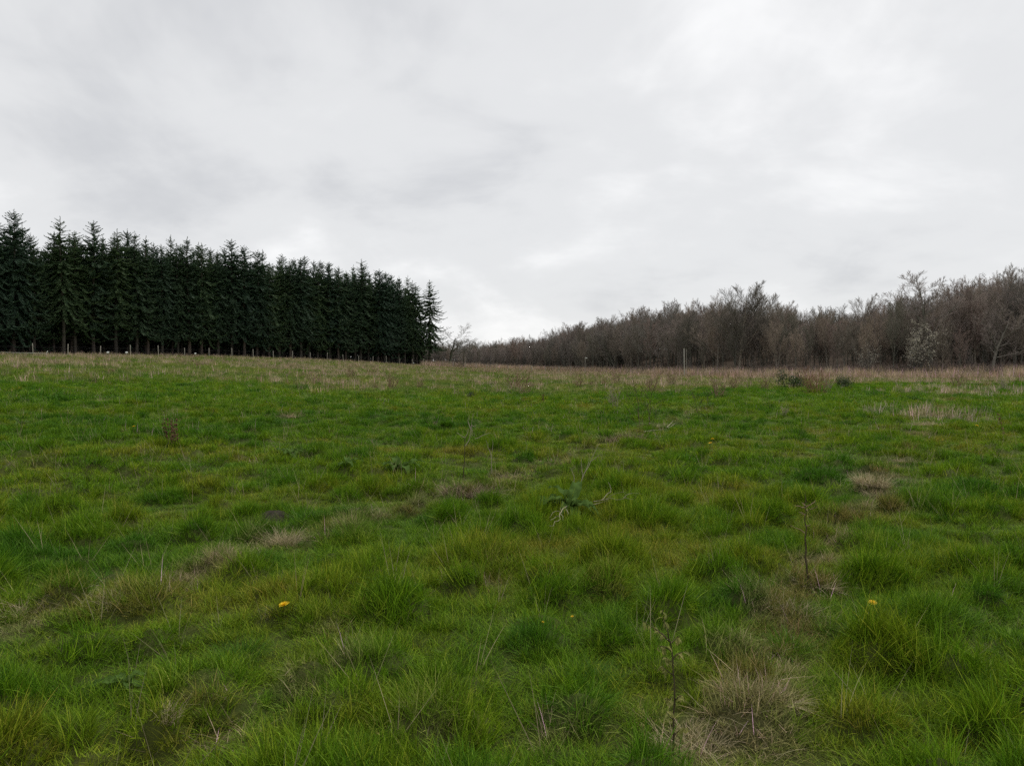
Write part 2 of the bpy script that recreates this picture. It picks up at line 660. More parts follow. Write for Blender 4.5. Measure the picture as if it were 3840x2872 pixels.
P, RO, SCL, IX, TI = [], [], [], [], []
for (r0, r1, dens, ids, hs) in ((1.4, 9.0, 330, (0, 1, 2, 3), 1.0), (1.4, 9.0, 150, (3,), 0.8), (9.0, 25, 105, (4, 5, 6), 1.0), (25, 62, 25, (7, 8), 1.05), (62, 240, 4.0, (9, 10), 1.1)):
    half = 0.80 if r1 < 100 else 0.72
    n = int(dens * half * (r1 * r1 - r0 * r0))
    x, y = wedge(n, r0, r1, half)
    u, D = edge_dist(x, y)
    ok = y < D + 2.5
    x, y = x[ok], y[ok]
    rnd = R.uniform(0, 1, len(x))
    c, d = grass_tint(x, y, rnd)
    rx, ry = tilt(x, y, 0.95)
    mo = mound(x, y)
    lush = fbm(x, y, 0.8, 2, 55)
    hgt = (0.22 + 0.62 * lush + 6.4 * np.minimum(mo, .15)) * (0.75 + 0.5 * fbm(x, y, 2.2, 2, 57)) * R.uniform(0.75, 1.25, len(x)) * (1 - 0.4 * np.clip(d, 0, 1))
    hgt = hgt * hs
    wid = R.uniform(0.85, 1.2, len(x)) * (0.75 + 0.25 * hgt)
    # on dry patches the litter lies flat
    lay = np.clip(d - 0.35, 0, 1) * 0.7
    la = R.uniform(0, 6.28, len(x))
    P.append(np.stack([x, y, ground_h(x, y) - 0.008], -1))
    RO.append(np.stack([rx + lay * np.cos(la), ry + lay * np.sin(la), R.uniform(0, 6.28, len(x))], -1))
    SCL.append(np.stack([wid, wid, hgt], -1))
    IX.append(R.choice(ids, len(x)))
    TI.append(c * R.uniform(0.85, 1.15, (len(x), 1)))
meadow = scatter('meadow_grass', grass_col, np.concatenate(P), np.concatenate(RO), np.concatenate(SCL), np.concatenate(IX), np.concatenate(TI))
tag(meadow, 'green and olive meadow grass growing in tussocks over the field', 'grass', kind='stuff')

# dead stalks, bents and straw
dry_m = [blades(26, .10, .10, .26, .0042, (0.1, 1.0), (.1, .9)), blades(22, .14, .10, .30, .004, (0.7, 1.5), (.0, .6)),      # straw, lying litter
         blades(3, .03, .25, .42, .0042, (0.1, .7), (.0, .4), segs=4),                                                     # single bents
         blades(12, .13, .35, .85, .017, (0.0, .3), (.0, .4)), blades(22, .28, .22, .60, .017, (0.0, .5), (.0, .5)),          # far stalks
         blades(46, .7, .5, 1.15, .026, (0.0, .35), (.05, .5))]                                                              # tall grass by the wood
dry_col = proto_collection('dry_stalks', [mesh_np('dry_stalks', v, [q, t], MAT['dry_blade']) for v, q, t in dry_m])
P, RO, SCL, IX, TI = [], [], [], [], []


def add_dry(x, y, ids, smin, smax, base, spread=0.2):
    n = len(x)
    if not n:
        return
    s = R.uniform(smin, smax, n)
    P.append(np.stack([x, y, ground_h(x, y) - 0.01], -1))
    RO.append(np.stack([R.normal(0, .08, n), R.normal(0, .08, n), R.uniform(0, 6.28, n)], -1))
    SCL.append(np.stack([s, s, s * R.uniform(.8, 1.2, n)], -1))
    IX.append(R.choice(ids, n))
    TI.append(np.array(base) * R.uniform(1 - spread, 1 + spread, (n, 1)) * R.uniform(.94, 1.06, (n, 3)))


x, y = wedge(26000, 2.0, 32, .8)
x2, y2 = wedge(3000, 1.8, 9, .8)
x, y = np.concatenate([x, x2]), np.concatenate([y, y2])
d = dryness(x, y)
k = R.uniform(0, 1, len(x)) < np.clip(d - 0.2, 0, 1) * 0.8
add_dry(x[k], y[k], (0, 1, 1), .45, .85, (.40, .335, .195), .3)
x, y = wedge(1100, 2.0, 14, .8)
k = R.uniform(0, 1, len(x)) < 0.25 + fbm(x, y, 1.5, 2, 33)
add_dry(x[k], y[k], (2,), .4, 1.0, (.36, .31, .18), .3)
x, y = wedge(5200, 14, 45, .8)
add_dry(x, y, (2, 2, 0), .6, 1.2, (.34, .29, .165), .3)
x, y = wedge(90000, 28, 200, .72)
u, D = edge_dist(x, y)
fb = far_brown(x, y)
cl_ = fbm(x, y, 5.0, 3, 61)
k = (y < D + 1) & (R.uniform(0, 1, len(x)) < fb * (0.08 + 2.2 * np.clip(cl_ - .44, 0, 1)))
add_dry(x[k], y[k], (3, 4, 4), .6, 1.15, (.37, .310, .170), .5)
# tall bleached grass along the right-hand wood
x, y = wedge(90000, 70, 250, .72)
u, D = edge_dist(x, y)
k = (u > -0.12) & (y > D - 7 - 6 * fbm(x, y, 6, 2, 5)) & (y < D + 4) & (R.uniform(0, 1, len(x)) < 0.42)
add_dry(x[k], y[k], (5,), .8, 1.6, (.42, .335, .215), .35)
for (px_, py_, r_, n_) in ((3560, 1482, 1.6, 90), (3640, 1462, 2.0, 110), (3720, 1446, 2.4, 140), (3800, 1432, 2.4, 120), (3480, 1560, .7, 40), (3380, 1430, 2.0, 60)):
    x0_, y0_, z0_ = at(px_, py_)
    x, y = x0_ + R.normal(0, r_, n_), y0_ + R.normal(0, r_ * 1.6, n_)
    add_dry(x, y, (3, 4, 4), .5, .95, (.40, .350, .200), .3)
x, y = wedge(26000, 40, 230, .70)
u, D = edge_dist(x, y)
k = (u > -.10) & (y < D) & (y > D * .55) & (R.uniform(0, 1, len(x)) < 1.6 * np.clip(fbm(x, y, 4.0, 3, 66) - .46, 0, 1))
add_dry(x[k], y[k], (3,), .9, 1.7, (.34, .255, .150), .5)
dead = scatter('dead_grass', dry_col, np.concatenate(P), np.concatenate(RO), np.concatenate(SCL), np.concatenate(IX), np.concatenate(TI))
tag(dead, 'dry straw and dead stalks scattered through the field grass', 'dead grass', kind='stuff')


# ------------------------------------------------------------------ tubes and branching plants
class Tubes:
    def __init__(self):
        self.v, self.q, self.t, self.n = [], [], [], 0

    def add(self, pts, radii, sides):
        pts = [Vector(p) for p in pts]
        d0 = (pts[-1] - pts[0])
        a = d0.cross(Vector((0, 0, 1)) if abs(d0.z) < 0.9 * d0.length else Vector((1, 0, 0)))
        if a.length < 1e-9:
            a = Vector((1, 0, 0))
        a.normalize()
        k = len(pts)
        cs = [(math.cos(2 * math.pi * i / sides), math.sin(2 * math.pi * i / sides)) for i in range(sides)]
        for i, p in enumerate(pts):
            d = (pts[min(i + 1, k - 1)] - pts[max(i - 1, 0)])
            d.normalize()
            b = d.cross(a)
            b.normalize()
            c = b.cross(d)
            r = radii[i]
            if i == k - 1 and r < 1e-5:
                self.v.append(tuple(p))
            else:
                for (x_, y_) in cs:
                    self.v.append((p.x + r * (c.x * x_ + b.x * y_), p.y + r * (c.y * x_ + b.y * y_), p.z + r * (c.z * x_ + b.z * y_)))
        o = self.n
        for i in range(k - 1):
            if i == k - 2 and radii[-1] < 1e-5:
                e_ = o + (k - 1) * sides
                for j in range(sides):
                    self.t.append((o + i * sides + j, o + i * sides + (j + 1) % sides, e_))
            else:
                for j in range(sides):
                    j2 = (j + 1) % sides
                    self.q.append((o + i * sides + j, o + i * sides + j2, o + (i + 1) * sides + j2, o + (i + 1) * sides + j))
        self.n = len(self.v)

    def mesh(self, name, mat, smooth=True):
        return mesh_np(name, np.array(self.v).reshape(-1, 3), [np.array(self.q, int).reshape(-1, 4), np.array(self.t, int).reshape(-1, 3)], mat, smooth)


def grow(rng, spec, H, base_r, lean=(0, 0)):
    """bare tree; returns Tubes for the wood (trunk, limbs) and for the twigs of the crown, and the twig tips"""
    wood_, twig = Tubes(), Tubes()
    tips = []
    stack = []
    for s in range(spec.get('stems', 1)):
        az = rng.uniform(0, 6.283)
        spread = spec.get('stem_spread', 0.0) * (rng.uniform(.5, 1.2))
        d = Vector((math.cos(az) * spread + lean[0], math.sin(az) * spread + lean[1], 1)).normalized()
        p = Vector((math.cos(az), math.sin(az), 0)) * base_r * (0.8 if spec.get('stems', 1) > 1 else 0)
        stack.append((p + Vector((0, 0, -0.3)), d, H * spec.get('trunk', .9) * (1 if s == 0 else rng.uniform(.7, 1)), base_r, 0))
    lv = spec['levels']
    while stack:
        p, d, L, r0, k = stack.pop()
        S = lv[k]
        n = S['segs']
        pts, rads = [p.copy()], [r0]
        q = p.copy()
        dd = d.copy()
        rend = r0 * S.get('taper', .25)
        for i in range(n):
            w = S['wander']
            dd = dd + Vector((rng.gauss(0, w), rng.gauss(0, w), rng.gauss(0, w))) + Vector((0, 0, S['up']))
            dd.normalize()
            q = q + dd * (L / n)
            pts.append(q.copy())
            rads.append(r0 + (rend - r0) * ((i + 1) / n))
        last = k == len(lv) - 1
        if last:
            rads[-1] = 0.0
            tips.append(q.copy())
        (wood_ if k <= spec.get('wood_levels', 1) else twig).add(pts, rads, S['sides'])
        if last:
            continue
        nc = S['kids']
        az = rng.uniform(0, 6.283)
        for c in range(nc):
            t = S['from'] + (1 - S['from']) * (c + rng.uniform(.2, .8)) / nc
            j = min(int(t * n), n - 1)
            f = t * n - j
            bp = pts[j].lerp(pts[j + 1], f)
            bd = (pts[j + 1] - pts[j]).normalized()
            az += 2.4 + rng.uniform(-.5, .5)
            side = bd.orthogonal().normalized()
            side2 = bd.cross(side)
            sv = side * math.cos(az) + side2 * math.sin(az)
            an = math.radians(rng.uniform(*S['angle']))
            nd = (bd * math.cos(an) + sv * math.sin(an)).normalized()
            cl__ = L * S['len'] * (1 - S['short'] * t) * rng.uniform(.75, 1.15)
            br = (rads[j] + (rads[j + 1] - rads[j]) * f) * S['rad']
            stack.append((bp, nd, cl__, max(br, S.get('rmin', .006)), k + 1))
    return wood_, twig, tips


TW = .0090
SPECS = {
    'ash': dict(trunk=.92, levels=[
        dict(segs=10, wander=.025, up=.09, sides=7, kids=16, angle=(28, 56), len=.58, short=.48, rad=.46, taper=.16, **{'from': .20}),
        dict(segs=6, wander=.05, up=.11, sides=5, kids=9, angle=(22, 46), len=.50, short=.45, rad=.55, taper=.25, rmin=.02, **{'from': .2}),
        dict(segs=4, wander=.07, up=.12, sides=3, kids=9, angle=(18, 44), len=.60, short=.35, rad=.55, taper=.4, rmin=.013, **{'from': .15}),
        dict(segs=3, wander=.08, up=.16, sides=3, kids=9, angle=(16, 42), len=.66, short=.3, rad=.7, taper=.5, rmin=TW, **{'from': .15}),
        dict(segs=1, wander=.10, up=.25, sides=3)]),
    'oak': dict(trunk=.62, levels=[
        dict(segs=8, wander=.07, up=.02, sides=7, kids=10, angle=(40, 75), len=.72, short=.35, rad=.5, taper=.3, **{'from': .28}),
        dict(segs=7, wander=.11, up=.05, sides=5, kids=9, angle=(30, 65), len=.45, short=.4, rad=.55, taper=.25, rmin=.02, **{'from': .2}),
        dict(segs=5, wander=.12, up=.06, sides=3, kids=7, angle=(30, 65), len=.48, short=.4, rad=.55, taper=.35, rmin=.013, **{'from': .15}),
        dict(segs=3, wander=.12, up=.08, sides=3, kids=8, angle=(30, 60), len=.55, short=.3, rad=.7, taper=.5, rmin=TW, **{'from': .1}),
        dict(segs=1, wander=.18, up=.10, sides=3)]),
    'beech': dict(trunk=.9, levels=[
        dict(segs=9, wander=.03, up=.07, sides=7, kids=17, angle=(38, 66), len=.55, short=.5, rad=.5, taper=.15, **{'from': .2}),
        dict(segs=6, wander=.05, up=.07, sides=5, kids=9, angle=(30, 58), len=.42, short=.4, rad=.5, taper=.2, rmin=.018, **{'from': .2}),
        dict(segs=4, wander=.07, up=.10, sides=3, kids=8, angle=(20, 46), len=.58, short=.35, rad=.55, taper=.35, rmin=.012, **{'from': .15}),
        dict(segs=3, wander=.08, up=.15, sides=3, kids=8, angle=(18, 42), len=.64, short=.3, rad=.7, taper=.5, rmin=TW, **{'from': .1}),
        dict(segs=1, wander=.10, up=.25, sides=3)]),
    'coppice': dict(trunk=.95, stems=6, stem_spread=.32, wood_levels=0, levels=[
        dict(segs=8, wander=.07, up=.05, sides=5, kids=9, angle=(22, 45), len=.36, short=.45, rad=.5, taper=.15, **{'from': .2}),
        dict(segs=5, wander=.12, up=.06, sides=3, kids=7, angle=(25, 50), len=.42, short=.4, rad=.5, taper=.3, rmin=.013, **{'from': .15}),
        dict(segs=3, wander=.14, up=.06, sides=3, kids=5, angle=(18, 42), len=.6, short=.35, rad=.6, taper=.4, rmin=TW, **{'from': .1}),
        dict(segs=2, wander=.14, up=.06, sides=3)]),
}
rng = random.Random(5)
BARE = {}      # kind -> list of (trunk mesh, crown mesh, height)
for nm, spec, h_, r_, tw, cnt in (('ash', 'ash', 15, .22, 'twig_olive', 2), ('oak', 'oak', 11, .19, 'twig_brown', 2), ('beech', 'beech', 14, .24, 'twig_brown', 2),
                                  ('red', 'beech', 12, .17, 'twig_red', 1), ('hazel', 'coppice', 8, .09, 'twig_brown', 2)):
    BARE[nm] = []
    for i in range(cnt):
        w_, t_, tips = grow(rng, SPECS[spec], h_, r_)
        top = max(v[2] for v in t_.v)
        BARE[nm].append((w_.mesh('bare_trunk', MAT['bark_grey']), t_.mesh('bare_twigs', MAT[tw], False), top, tips, t_))


def place_tree(name, label, cat, proto, loc, height, rz, group=None, wide=1.0):
    t = thing(name, label, cat, loc, rz, 1.0, group)
    s = height / proto[2]
    t.scale = (s * wide, s * wide, s)
    link('trunk', proto[0], t)
    link('crown', proto[1], t)
    return t


# ------------------------------------------------------------------ spruce plantation
def spruce(rng, H, low, dense=1.0, wide=1.0, droop=0.0):
    """trunk tubes, crown arrays, dead lower branches"""
    tr, dead_ = Tubes(), Tubes()
    lx, ly = rng.uniform(-.15, .15), rng.uniform(-.15, .15)
    ax = lambda z: Vector((lx * math.sin(z * .3), ly * math.sin(z * .25 + 1), z))
    n = 14
    tr.add([ax(H * i / n - (0.4 if i == 0 else 0)) for i in range(n + 1)], [.20 * (1 - i / n) ** .8 + .012 for i in range(n)] + [0.0], 6)
    base, dirs, lens, wid = [], [], [], []
    z = low
    while z < H - .75:
        f = (H - z) / H
        Lb = 3.5 * wide * min(1, (f * 2.0)) ** .82 * rng.uniform(.72, 1.15)
        up = 0.95 - (1.15 + droop) * min(1, f * 2.1) + rng.uniform(-.1, .1)
        nb = rng.choice((5, 6, 6, 7)) if f > .14 else rng.choice((4, 5, 6))
        a0 = rng.uniform(0, 6.28)
        for b in range(nb):
            if rng.random() > dense:
                continue
            a = a0 + b * 6.283 / nb + rng.uniform(-.25, .25)
            L = Lb * rng.uniform(.65, 1.15)
            p = ax(z + rng.uniform(-.24, .24))
            nseg = max(3, int(L / .14))
            d = Vector((math.cos(a), math.sin(a), up + rng.uniform(-.2, .2))).normalized()
            pts = [p]
            for s in range(nseg):
                t = s / nseg
                d = (d + Vector((0, 0, -.07 if t < .55 else .16))).normalized()
                p = p + d * (L / nseg)
                pts.append(p.copy())
            if f > .6 and L > .8:
                dead_.add([pts[0], pts[len(pts) // 2], pts[-1]], [.022, .015, 0.0], 3)
            sidev = Vector((-math.sin(a), math.cos(a), 0))
            for s in range(1, nseg + 1):
                t = s / nseg
                if t < .22 and L > 1.0 and rng.random() < .6:
                    continue
                fw = (pts[s] - pts[s - 1]).normalized()
                tl = (.16 + .42 * (1 - t) * min(1, L / 2.0)) * rng.uniform(.7, 1.25)
                for sg in (-1, 1):
                    dv = (fw * .75 + sidev * sg * rng.uniform(.6, 1.0) + Vector((0, 0, rng.uniform(-.55, .05) * min(1, f * 3)))).normalized()
                    base.append(pts[s - 1])
                    dirs.append(dv)
                    lens.append(tl)
                    wid.append(rng.uniform(.05, .085) * (1 if f > .16 else .6))
                if rng.random() < .7:      # hanging spray
                    base.append(pts[s])
                    dirs.append(Vector((rng.uniform(-.3, .3), rng.uniform(-.3, .3), -1 if f > .15 else .6)).normalized())
                    lens.append(tl * .75)
                    wid.append(rng.uniform(.05, .085) * (1 if f > .16 else .6))
            base.append(pts[-1])
            dirs.append(d)
            lens.append(.22)
            wid.append(.06)
        z += rng.uniform(.26, .42) * (1.0 if f > .16 else 1.1)
    # leader
    for s in range(5):
        base.append(ax(H - .7 + .12 * s))
        a = rng.uniform(0, 6.28)
        dirs.append(Vector((math.cos(a) * .5, math.sin(a) * .5, .8)).normalized())
        lens.append(.22)
        wid.append(.04)
    B = np.array([tuple(b) for b in base])
    Dv = np.array([tuple(b) for b in dirs])
    L = np.array(lens)[:, None]
    W = np.array(wid)[:, None]
    rv = R.normal(0, 1, B.shape)
    s1 = np.cross(Dv, rv)
    s1 /= np.linalg.norm(s1, axis=1, keepdims=True)
    s2 = np.cross(Dv, s1)
    m_ = B + Dv * L * .4
    V = np.stack([B, m_ + s1 * W, B + Dv * L, m_ - s1 * W, m_ + s2 * W, m_ - s2 * W], 1).reshape(-1, 3)
    o = (np.arange(len(B)) * 6)[:, None]
    Q = np.concatenate([o + np.array([[0, 1, 2, 3]]), o + np.array([[0, 4, 2, 5]])])
    # dead snags on the bare part of the stem
    zz_ = 0.5
    while zz_ < low + 1.5:
        for b in range(rng.choice((3, 4, 5))):
            a = rng.uniform(0, 6.28)
            L_ = rng.uniform(.5, 1.9)
            p = ax(zz_)
            dead_.add([p, p + Vector((math.cos(a) * L_ * .5, math.sin(a) * L_ * .5, -.02)), p + Vector((math.cos(a) * L_, math.sin(a) * L_, -.15 * L_))], [.016, .010, 0], 3)
        zz_ += rng.uniform(.25, .5)
    return (tr.mesh('spruce_trunk', MAT['bark_spruce']), mesh_np('spruce_crown', V, [Q], MAT['needles']), dead_.mesh('dead_branches', MAT['dead_twig']), H)


rng = random.Random(21)
SPRUCE = [spruce(rng, 19, lo, de, wi, dr) for lo, de, wi, dr in ((3.9, 1, 1, 0), (4.5, .9, 1.2, .2), (3.4, 1, .85, -.15), (4.2, .85, 1.25, .1), (3.8, 1, 1.1, -.2), (5.0, .8, .9, .3), (3.6, .95, 1.3, 0))]
SPRUCE_SKIRT = [spruce(rng, 18, 0.35) for _ in range(2)]
SPRUCE_EDGE = spruce(rng, 20, 4.2, .72)
FA = Vector((-62.5, 95.0))
FB = Vector((-19.6, 172.0))
FD = (FB - FA).normalized()
FN = Vector((-FD.y, FD.x))         # away from the field


def along(t, off):
    p = FA + FD * t + FN * off
    return p.x, p.y


TREE_H = lambda t: 18.4 + 2.0 * max(0, min(1, t / 85))
rng = random.Random(33)
front = []
t = -26.0
while t < 93.0:
    front.append(t)
    t += rng.uniform(2.2, 3.1)
front[-1] = 93.0
nF = len(front)
for i, t in enumerate(front):
    x, y = along(t + rng.uniform(-.3, .3), 4.5 + rng.uniform(-.6, .6))
    last = i == nF - 1
    if last:
        x, y = along(94.3, 3.6)
    pr = SPRUCE_EDGE if last else SPRUCE[rng.randrange(len(SPRUCE))]
    h = TREE_H(t) * rng.choice((.82, .90, .95, .98, 1.0, 1.04, 1.07)) * rng.uniform(.97, 1.03) if not last else 20.6
    tall = 'tall' if h > TREE_H(t) else 'shorter'
    lab = ('airy spruce with upswept branches at the open right end of the plantation' if last
           else '%s dark spruce, %s from the right end of the front row' % (tall, ordinal(nF - i)))
    tr = thing('spruce_tree', lab, 'tree', (x, y, gz(x, y)), rng.uniform(0, 6.28), h / pr[3], 'front row of the spruce plantation')
    wd_ = h / pr[3] * rng.uniform(1.05, 1.4)
    tr.scale = (wd_, wd_, h / pr[3])
    link('trunk', pr[0], tr)
    link('crown', pr[1], tr)
    link('dead_branches', pr[2], tr)
# second row: its tops show in the gaps of the front row
for i in range(nF - 1):
    t = (front[i] + front[i + 1]) / 2 + rng.uniform(-.4, .4)
    x, y = along(t, 7.6 + rng.uniform(-.7, .7))
    pr = SPRUCE[rng.randrange(len(SPRUCE))]
    h = TREE_H(t) * rng.uniform(.88, 1.06)
    tr = thing('spruce_tree', 'spruce behind the gap after the %s front-row spruce counted from the right end' % ordinal(nF - i), 'tree',
               (x, y, gz(x, y)), rng.uniform(0, 6.28), h / pr[3], 'second row of the spruce plantation')
    link('trunk', pr[0], tr)
    link('crown', pr[1], tr)
    link('dead_branches', pr[2], tr)
# the rows behind read as one dark mass
srcs = []
for pr in SPRUCE[:3] + SPRUCE_SKIRT:
    V, fl, o = [], [], 0
    me = pr[1].copy()
    srcs.append(me)
sp_col = proto_collection('spruce_crowns', srcs)
tr_col = proto_collection('spruce_stems', [SPRUCE[0][0], SPRUCE[1][0]])
P, RO, SCL, IX = [], [], [], []
for row in range(3, 13):
    t = -30.0
    while t < 92 - (row - 3) * 0.4:
        x, y = along(t + rng.uniform(-.6, .6), 4.5 + (row - 1) * 3.0 + rng.uniform(-.6, .6))
        s = TREE_H(t) / 19 * rng.uniform(.84, 1.02)
        P.append((x, y, gz(x, y)))
        RO.append((0, 0, rng.uniform(0, 6.28)))
        SCL.append((s, s, s))
        IX.append(rng.randrange(3) if row < 8 else 3 + rng.randrange(2))
        t += rng.uniform(2.4, 3.2)
# right flank of the plantation keeps branches down to the ground
for row in range(3, 13):
    x, y = along(93.0, 4.5 + (row - 1) * 3.0)
    P.append((x, y, gz(x, y)))
    RO.append((0, 0, rng.uniform(0, 6.28)))
    SCL.append((.95, .95, .95))
    IX.append(3 + row % 2)
for (t_, o_) in ((91.5, 6.5), (93.2, 8.5), (90.0, 9.0), (93.4, 5.6)):
    x, y = along(t_, o_)
    P.append((x, y, gz(x, y)))
    RO.append((0, 0, rng.uniform(0, 6.28)))
    SCL.append((.6, .6, .5))
    IX.append(3 + len(P) % 2)
mass = scatter('spruce_forest', sp_col, P, RO, SCL, IX)
tag(mass, 'dense dark mass of spruce crowns behind the front rows', 'forest', kind='stuff')
mass2 = scatter('spruce_forest_stems', tr_col, P, RO, SCL, [i % 2 for i in IX])
tag(mass2, 'thin grey stems deep in the dark spruce plantation', 'forest stems', kind='stuff')

# ------------------------------------------------------------------ bare wood on the right
rng = random.Random(77)
FIRST = [  # photo column, row of the top, depth, kind, variant, width factor, name, label
    (1682, 1206, 186, 'oak', 0, 1.8, 'oak_tree', 'round spreading bare oak beside the end of the spruce plantation'),
    (1738, 1268, 190, 'oak', 1, 1.0, 'oak_tree', 'small round bare tree next to the oak by the plantation end'),
    (1790, 1272, 330, 'oak', 1, .9, 'bare_tree', 'tiny far bare tree poking up where the skyline is lowest'),
    (1895, 1262, 320, 'oak', 0, .9, 'bare_tree', 'far bare tree on the low skyline left of the wood'),
    (2065, 1230, 262, 'oak', 0, 1.1, 'oak_tree', 'domed bare oak on the far left shoulder of the wood'),
    (2125, 1226, 256, 'oak', 1, 1.0, 'oak_tree', 'paler bare oak right of the domed shoulder oak'),
    (2185, 1212, 240, 'beech', 0, 1.0, 'bare_tree', 'brown bare tree on the skyline above the stake with a pale top'),
    (2245, 1196, 226, 'ash', 0, 1.0, 'bare_tree', 'slim bare tree one step up the rising skyline from the stake'),
    (2318, 1176, 200, 'beech', 1, 1.0, 'bare_tree', 'broad brown bare tree where the skyline starts to climb'),
    (2395, 1150, 182, 'ash', 1, 1.15, 'bare_tree', 'ragged bare tree at the middle of the rising skyline'),
    (2455, 1150, 176, 'beech', 0, 1.0, 'bare_tree', 'dense twiggy tree left of the tall pale pole'),
    (2520, 1160, 160, 'red', 0, 1.1, 'bare_tree', 'reddish twiggy tree rising just left of the tall pale pole'),
    (2575, 1140, 152, 'ash', 0, 1.2, 'bare_tree', 'grey bare tree directly behind the tall pale pole'),
    (2625, 1128, 146, 'red', 0, 1.2, 'bare_tree', 'reddish bare tree right of the tall pale pole'),
    (2690, 1090, 128, 'ash', 0, 1.25, 'ash_tree', 'tall bare ash, left one of the three tallest together'),
    (2775, 1046, 122, 'ash', 1, 1.25, 'ash_tree', 'tallest bare ash, middle one of the three tallest together'),
    (2858, 1052, 125, 'ash', 0, 1.2, 'ash_tree', 'tall bare ash, right one of the three tallest together'),
    (2920, 1120, 118, 'ash', 1, 1.0, 'ash_tree', 'leaning shorter ash on the right flank of the tallest three'),
    (3010, 1146, 172, 'oak', 1, .9, 'bare_tree', 'small gnarled tree alone above the flat brown ridge'),
    (3075, 1158, 178, 'oak', 0, .8, 'bare_tree', 'small bare tree just right of the gnarled ridge tree'),
    (3110, 1150, 175, 'ash', 0, .8, 'bare_tree', 'fine pale twigged tree on the ridge before the round topped ash'),
    (3230, 1095, 124, 'ash', 1, .95, 'bare_tree', 'round topped bare tree left of the pale blossom tree'),
    (3335, 1068, 138, 'oak', 0, 1.1, 'bare_tree', 'open bare tree above and left of the white blossom'),
    (3495, 998, 106, 'beech', 0, 1.25, 'beech_tree', 'big cone shaped bare tree standing highest above the right wood'),
    (3600, 1050, 112, 'ash', 1, 1.2, 'bare_tree', 'arching bare tree right of the big cone shaped tree'),
    (3690, 1052, 150, 'oak', 1, 1.25, 'oak_tree', 'bare oak at the left foot of the domed beech'),
    (3790, 1016, 150, 'oak', 0, 1.5, 'beech_tree', 'wide domed bare tree at the right edge of the picture'),
    (3720, 1130, 98, 'oak', 1, 1.0, 'oak_tree', 'dark forked tree with bent limbs in front of the domed tree'),
    (3830, 1090, 104, 'beech', 1, 1.1, 'bare_tree', 'dark bare tree cut by the right edge of the picture'),
]
for (px, ty, dep, kind, var, wide, nm, lab) in FIRST:
    wide *= 1.12
    x = (px - 1920) / F * dep
    z0 = gz(x, dep)
    top = EYE + dep * (HORIZON - ty) / F
    pr = BARE[kind][var % len(BARE[kind])]
    place_tree(nm, lab, 'tree', pr, (x, dep, z0 - .1), top - z0, rng.uniform(0, 6.28), 'bare trees of the wood that can be told apart', wide)

# understorey trees along the wood's front edge
EDGE = []
for i in range(40):
    u = .035 + (.685 - .035) * (i + rng.uniform(.2, .8)) / 40
    D = float(np.interp(u, EDGE_U, EDGE_D))
    dep = D + rng.uniform(2, 9)
    EDGE.append((u * dep, dep, u))
inview = [e_ for e_ in EDGE if e_[2] < .72]
for i, (x, y, u) in enumerate(EDGE):
    kind = rng.choice(('hazel', 'red', 'ash', 'ash', 'ash'))
    pr = BARE[kind][rng.randrange(len(BARE[kind]))]
    h = rng.uniform(6.0, 11.5) if kind != 'hazel' else rng.uniform(3, 5)
    if True:
        lab = 'low bare wood-edge tree, %s in the front row counted from the right border' % ordinal(len(inview) - i)
    place_tree('edge_shrub', lab, 'shrub', pr, (x, y, gz(x, y) - .1), h, rng.uniform(0, 6.28), 'low bare trees along the edge of the wood', rng.uniform(.6, .95))

# blossom trees
def blossom_tree(px, ty, dep, n, label):
    x = (px - 1920) / F * dep
    z0 = gz(x, dep)
    pr = BARE['hazel'][0]
    h = EYE + dep * (HORIZON - ty) / F - z0
    t = place_tree('blossom_tree', label, 'tree', pr, (x, dep, z0), h, rng.uniform(0, 6.28), None, 1.25)
    tips = np.array([tuple(p) for p in pr[3]])
    sel = tips[R.choice(len(tips), n)] + R.normal(0, .10, (n, 3))
    s = R.uniform(.035, .075, (n, 1))
    a, b = R.normal(0, 1, (n, 3)), R.normal(0, 1, (n, 3))
    a /= np.linalg.norm(a, axis=1, keepdims=True)
    b = np.cross(a, b)
    b /= np.linalg.norm(b, axis=1, keepdims=True)
    V = np.stack([sel - a * s, sel - b * s, sel + a * s, sel + b * s], 1).reshape(-1, 3)
    Q = (np.arange(n) * 4)[:, None] + np.array([[0, 1, 2, 3]])
    link('blossom', mesh_np('blossom', V, [Q], MAT['blossom']), t)


MAT['blossom'] = varied('white_blossom', (.42, .38, .30), (.66, .61, .51), .7, .3)
blossom_tree(3435, 1195, 101, 2300, 'small tree flecked with white blossom at the foot of the cone shaped tree')
blossom_tree(3250, 1270, 103, 700, 'thinly blossoming shrub left of the white blossom tree')
blossom_tree(1735, 1300, 200, 500, 'far shrub with a little white blossom beside the spruce plantation')

# the wood behind reads as one mass
wsrc, names = [], []
for k_ in ('hazel', 'beech', 'red', 'ash'):
    w_, t_, tp, tips, tt = BARE[k_][0]
    V = np.concatenate([np.array(tt.v)])
    wsrc.append((w_, t_, tp))
wood_meshes = []
for (w_, t_, tp) in wsrc:
    n1 = len(w_.vertices)
    a = np.zeros(n1 * 3, np.float32)
    w_.vertices.foreach_get('co', a)
    b = np.zeros(len(t_.vertices) * 3, np.float32)
    t_.vertices.foreach_get('co', b)
    V = np.concatenate([a.reshape(-1, 3), b.reshape(-1, 3)])
    fa = [list(p.vertices) for p in w_.polygons]
    fb_ = [[i + n1 for i in p.vertices] for p in t_.polygons]
    f4 = [f for f in fa + fb_ if len(f) == 4]
    f3 = [f for f in fa + fb_ if len(f) == 3]
    wm_ = mesh_np('bare_tree_mass', V, [np.array(f4), np.array(f3).reshape(-1, 3)], t_.materials[0])
    wm_.materials.append(MAT['bark_grey'])
    low_ = [(1 if max(f) < n1 else 0) for f in f4 + f3]
    wm_.polygons.foreach_set('material_index', np.array(low_, np.int32))
    wood_meshes.append(wm_)
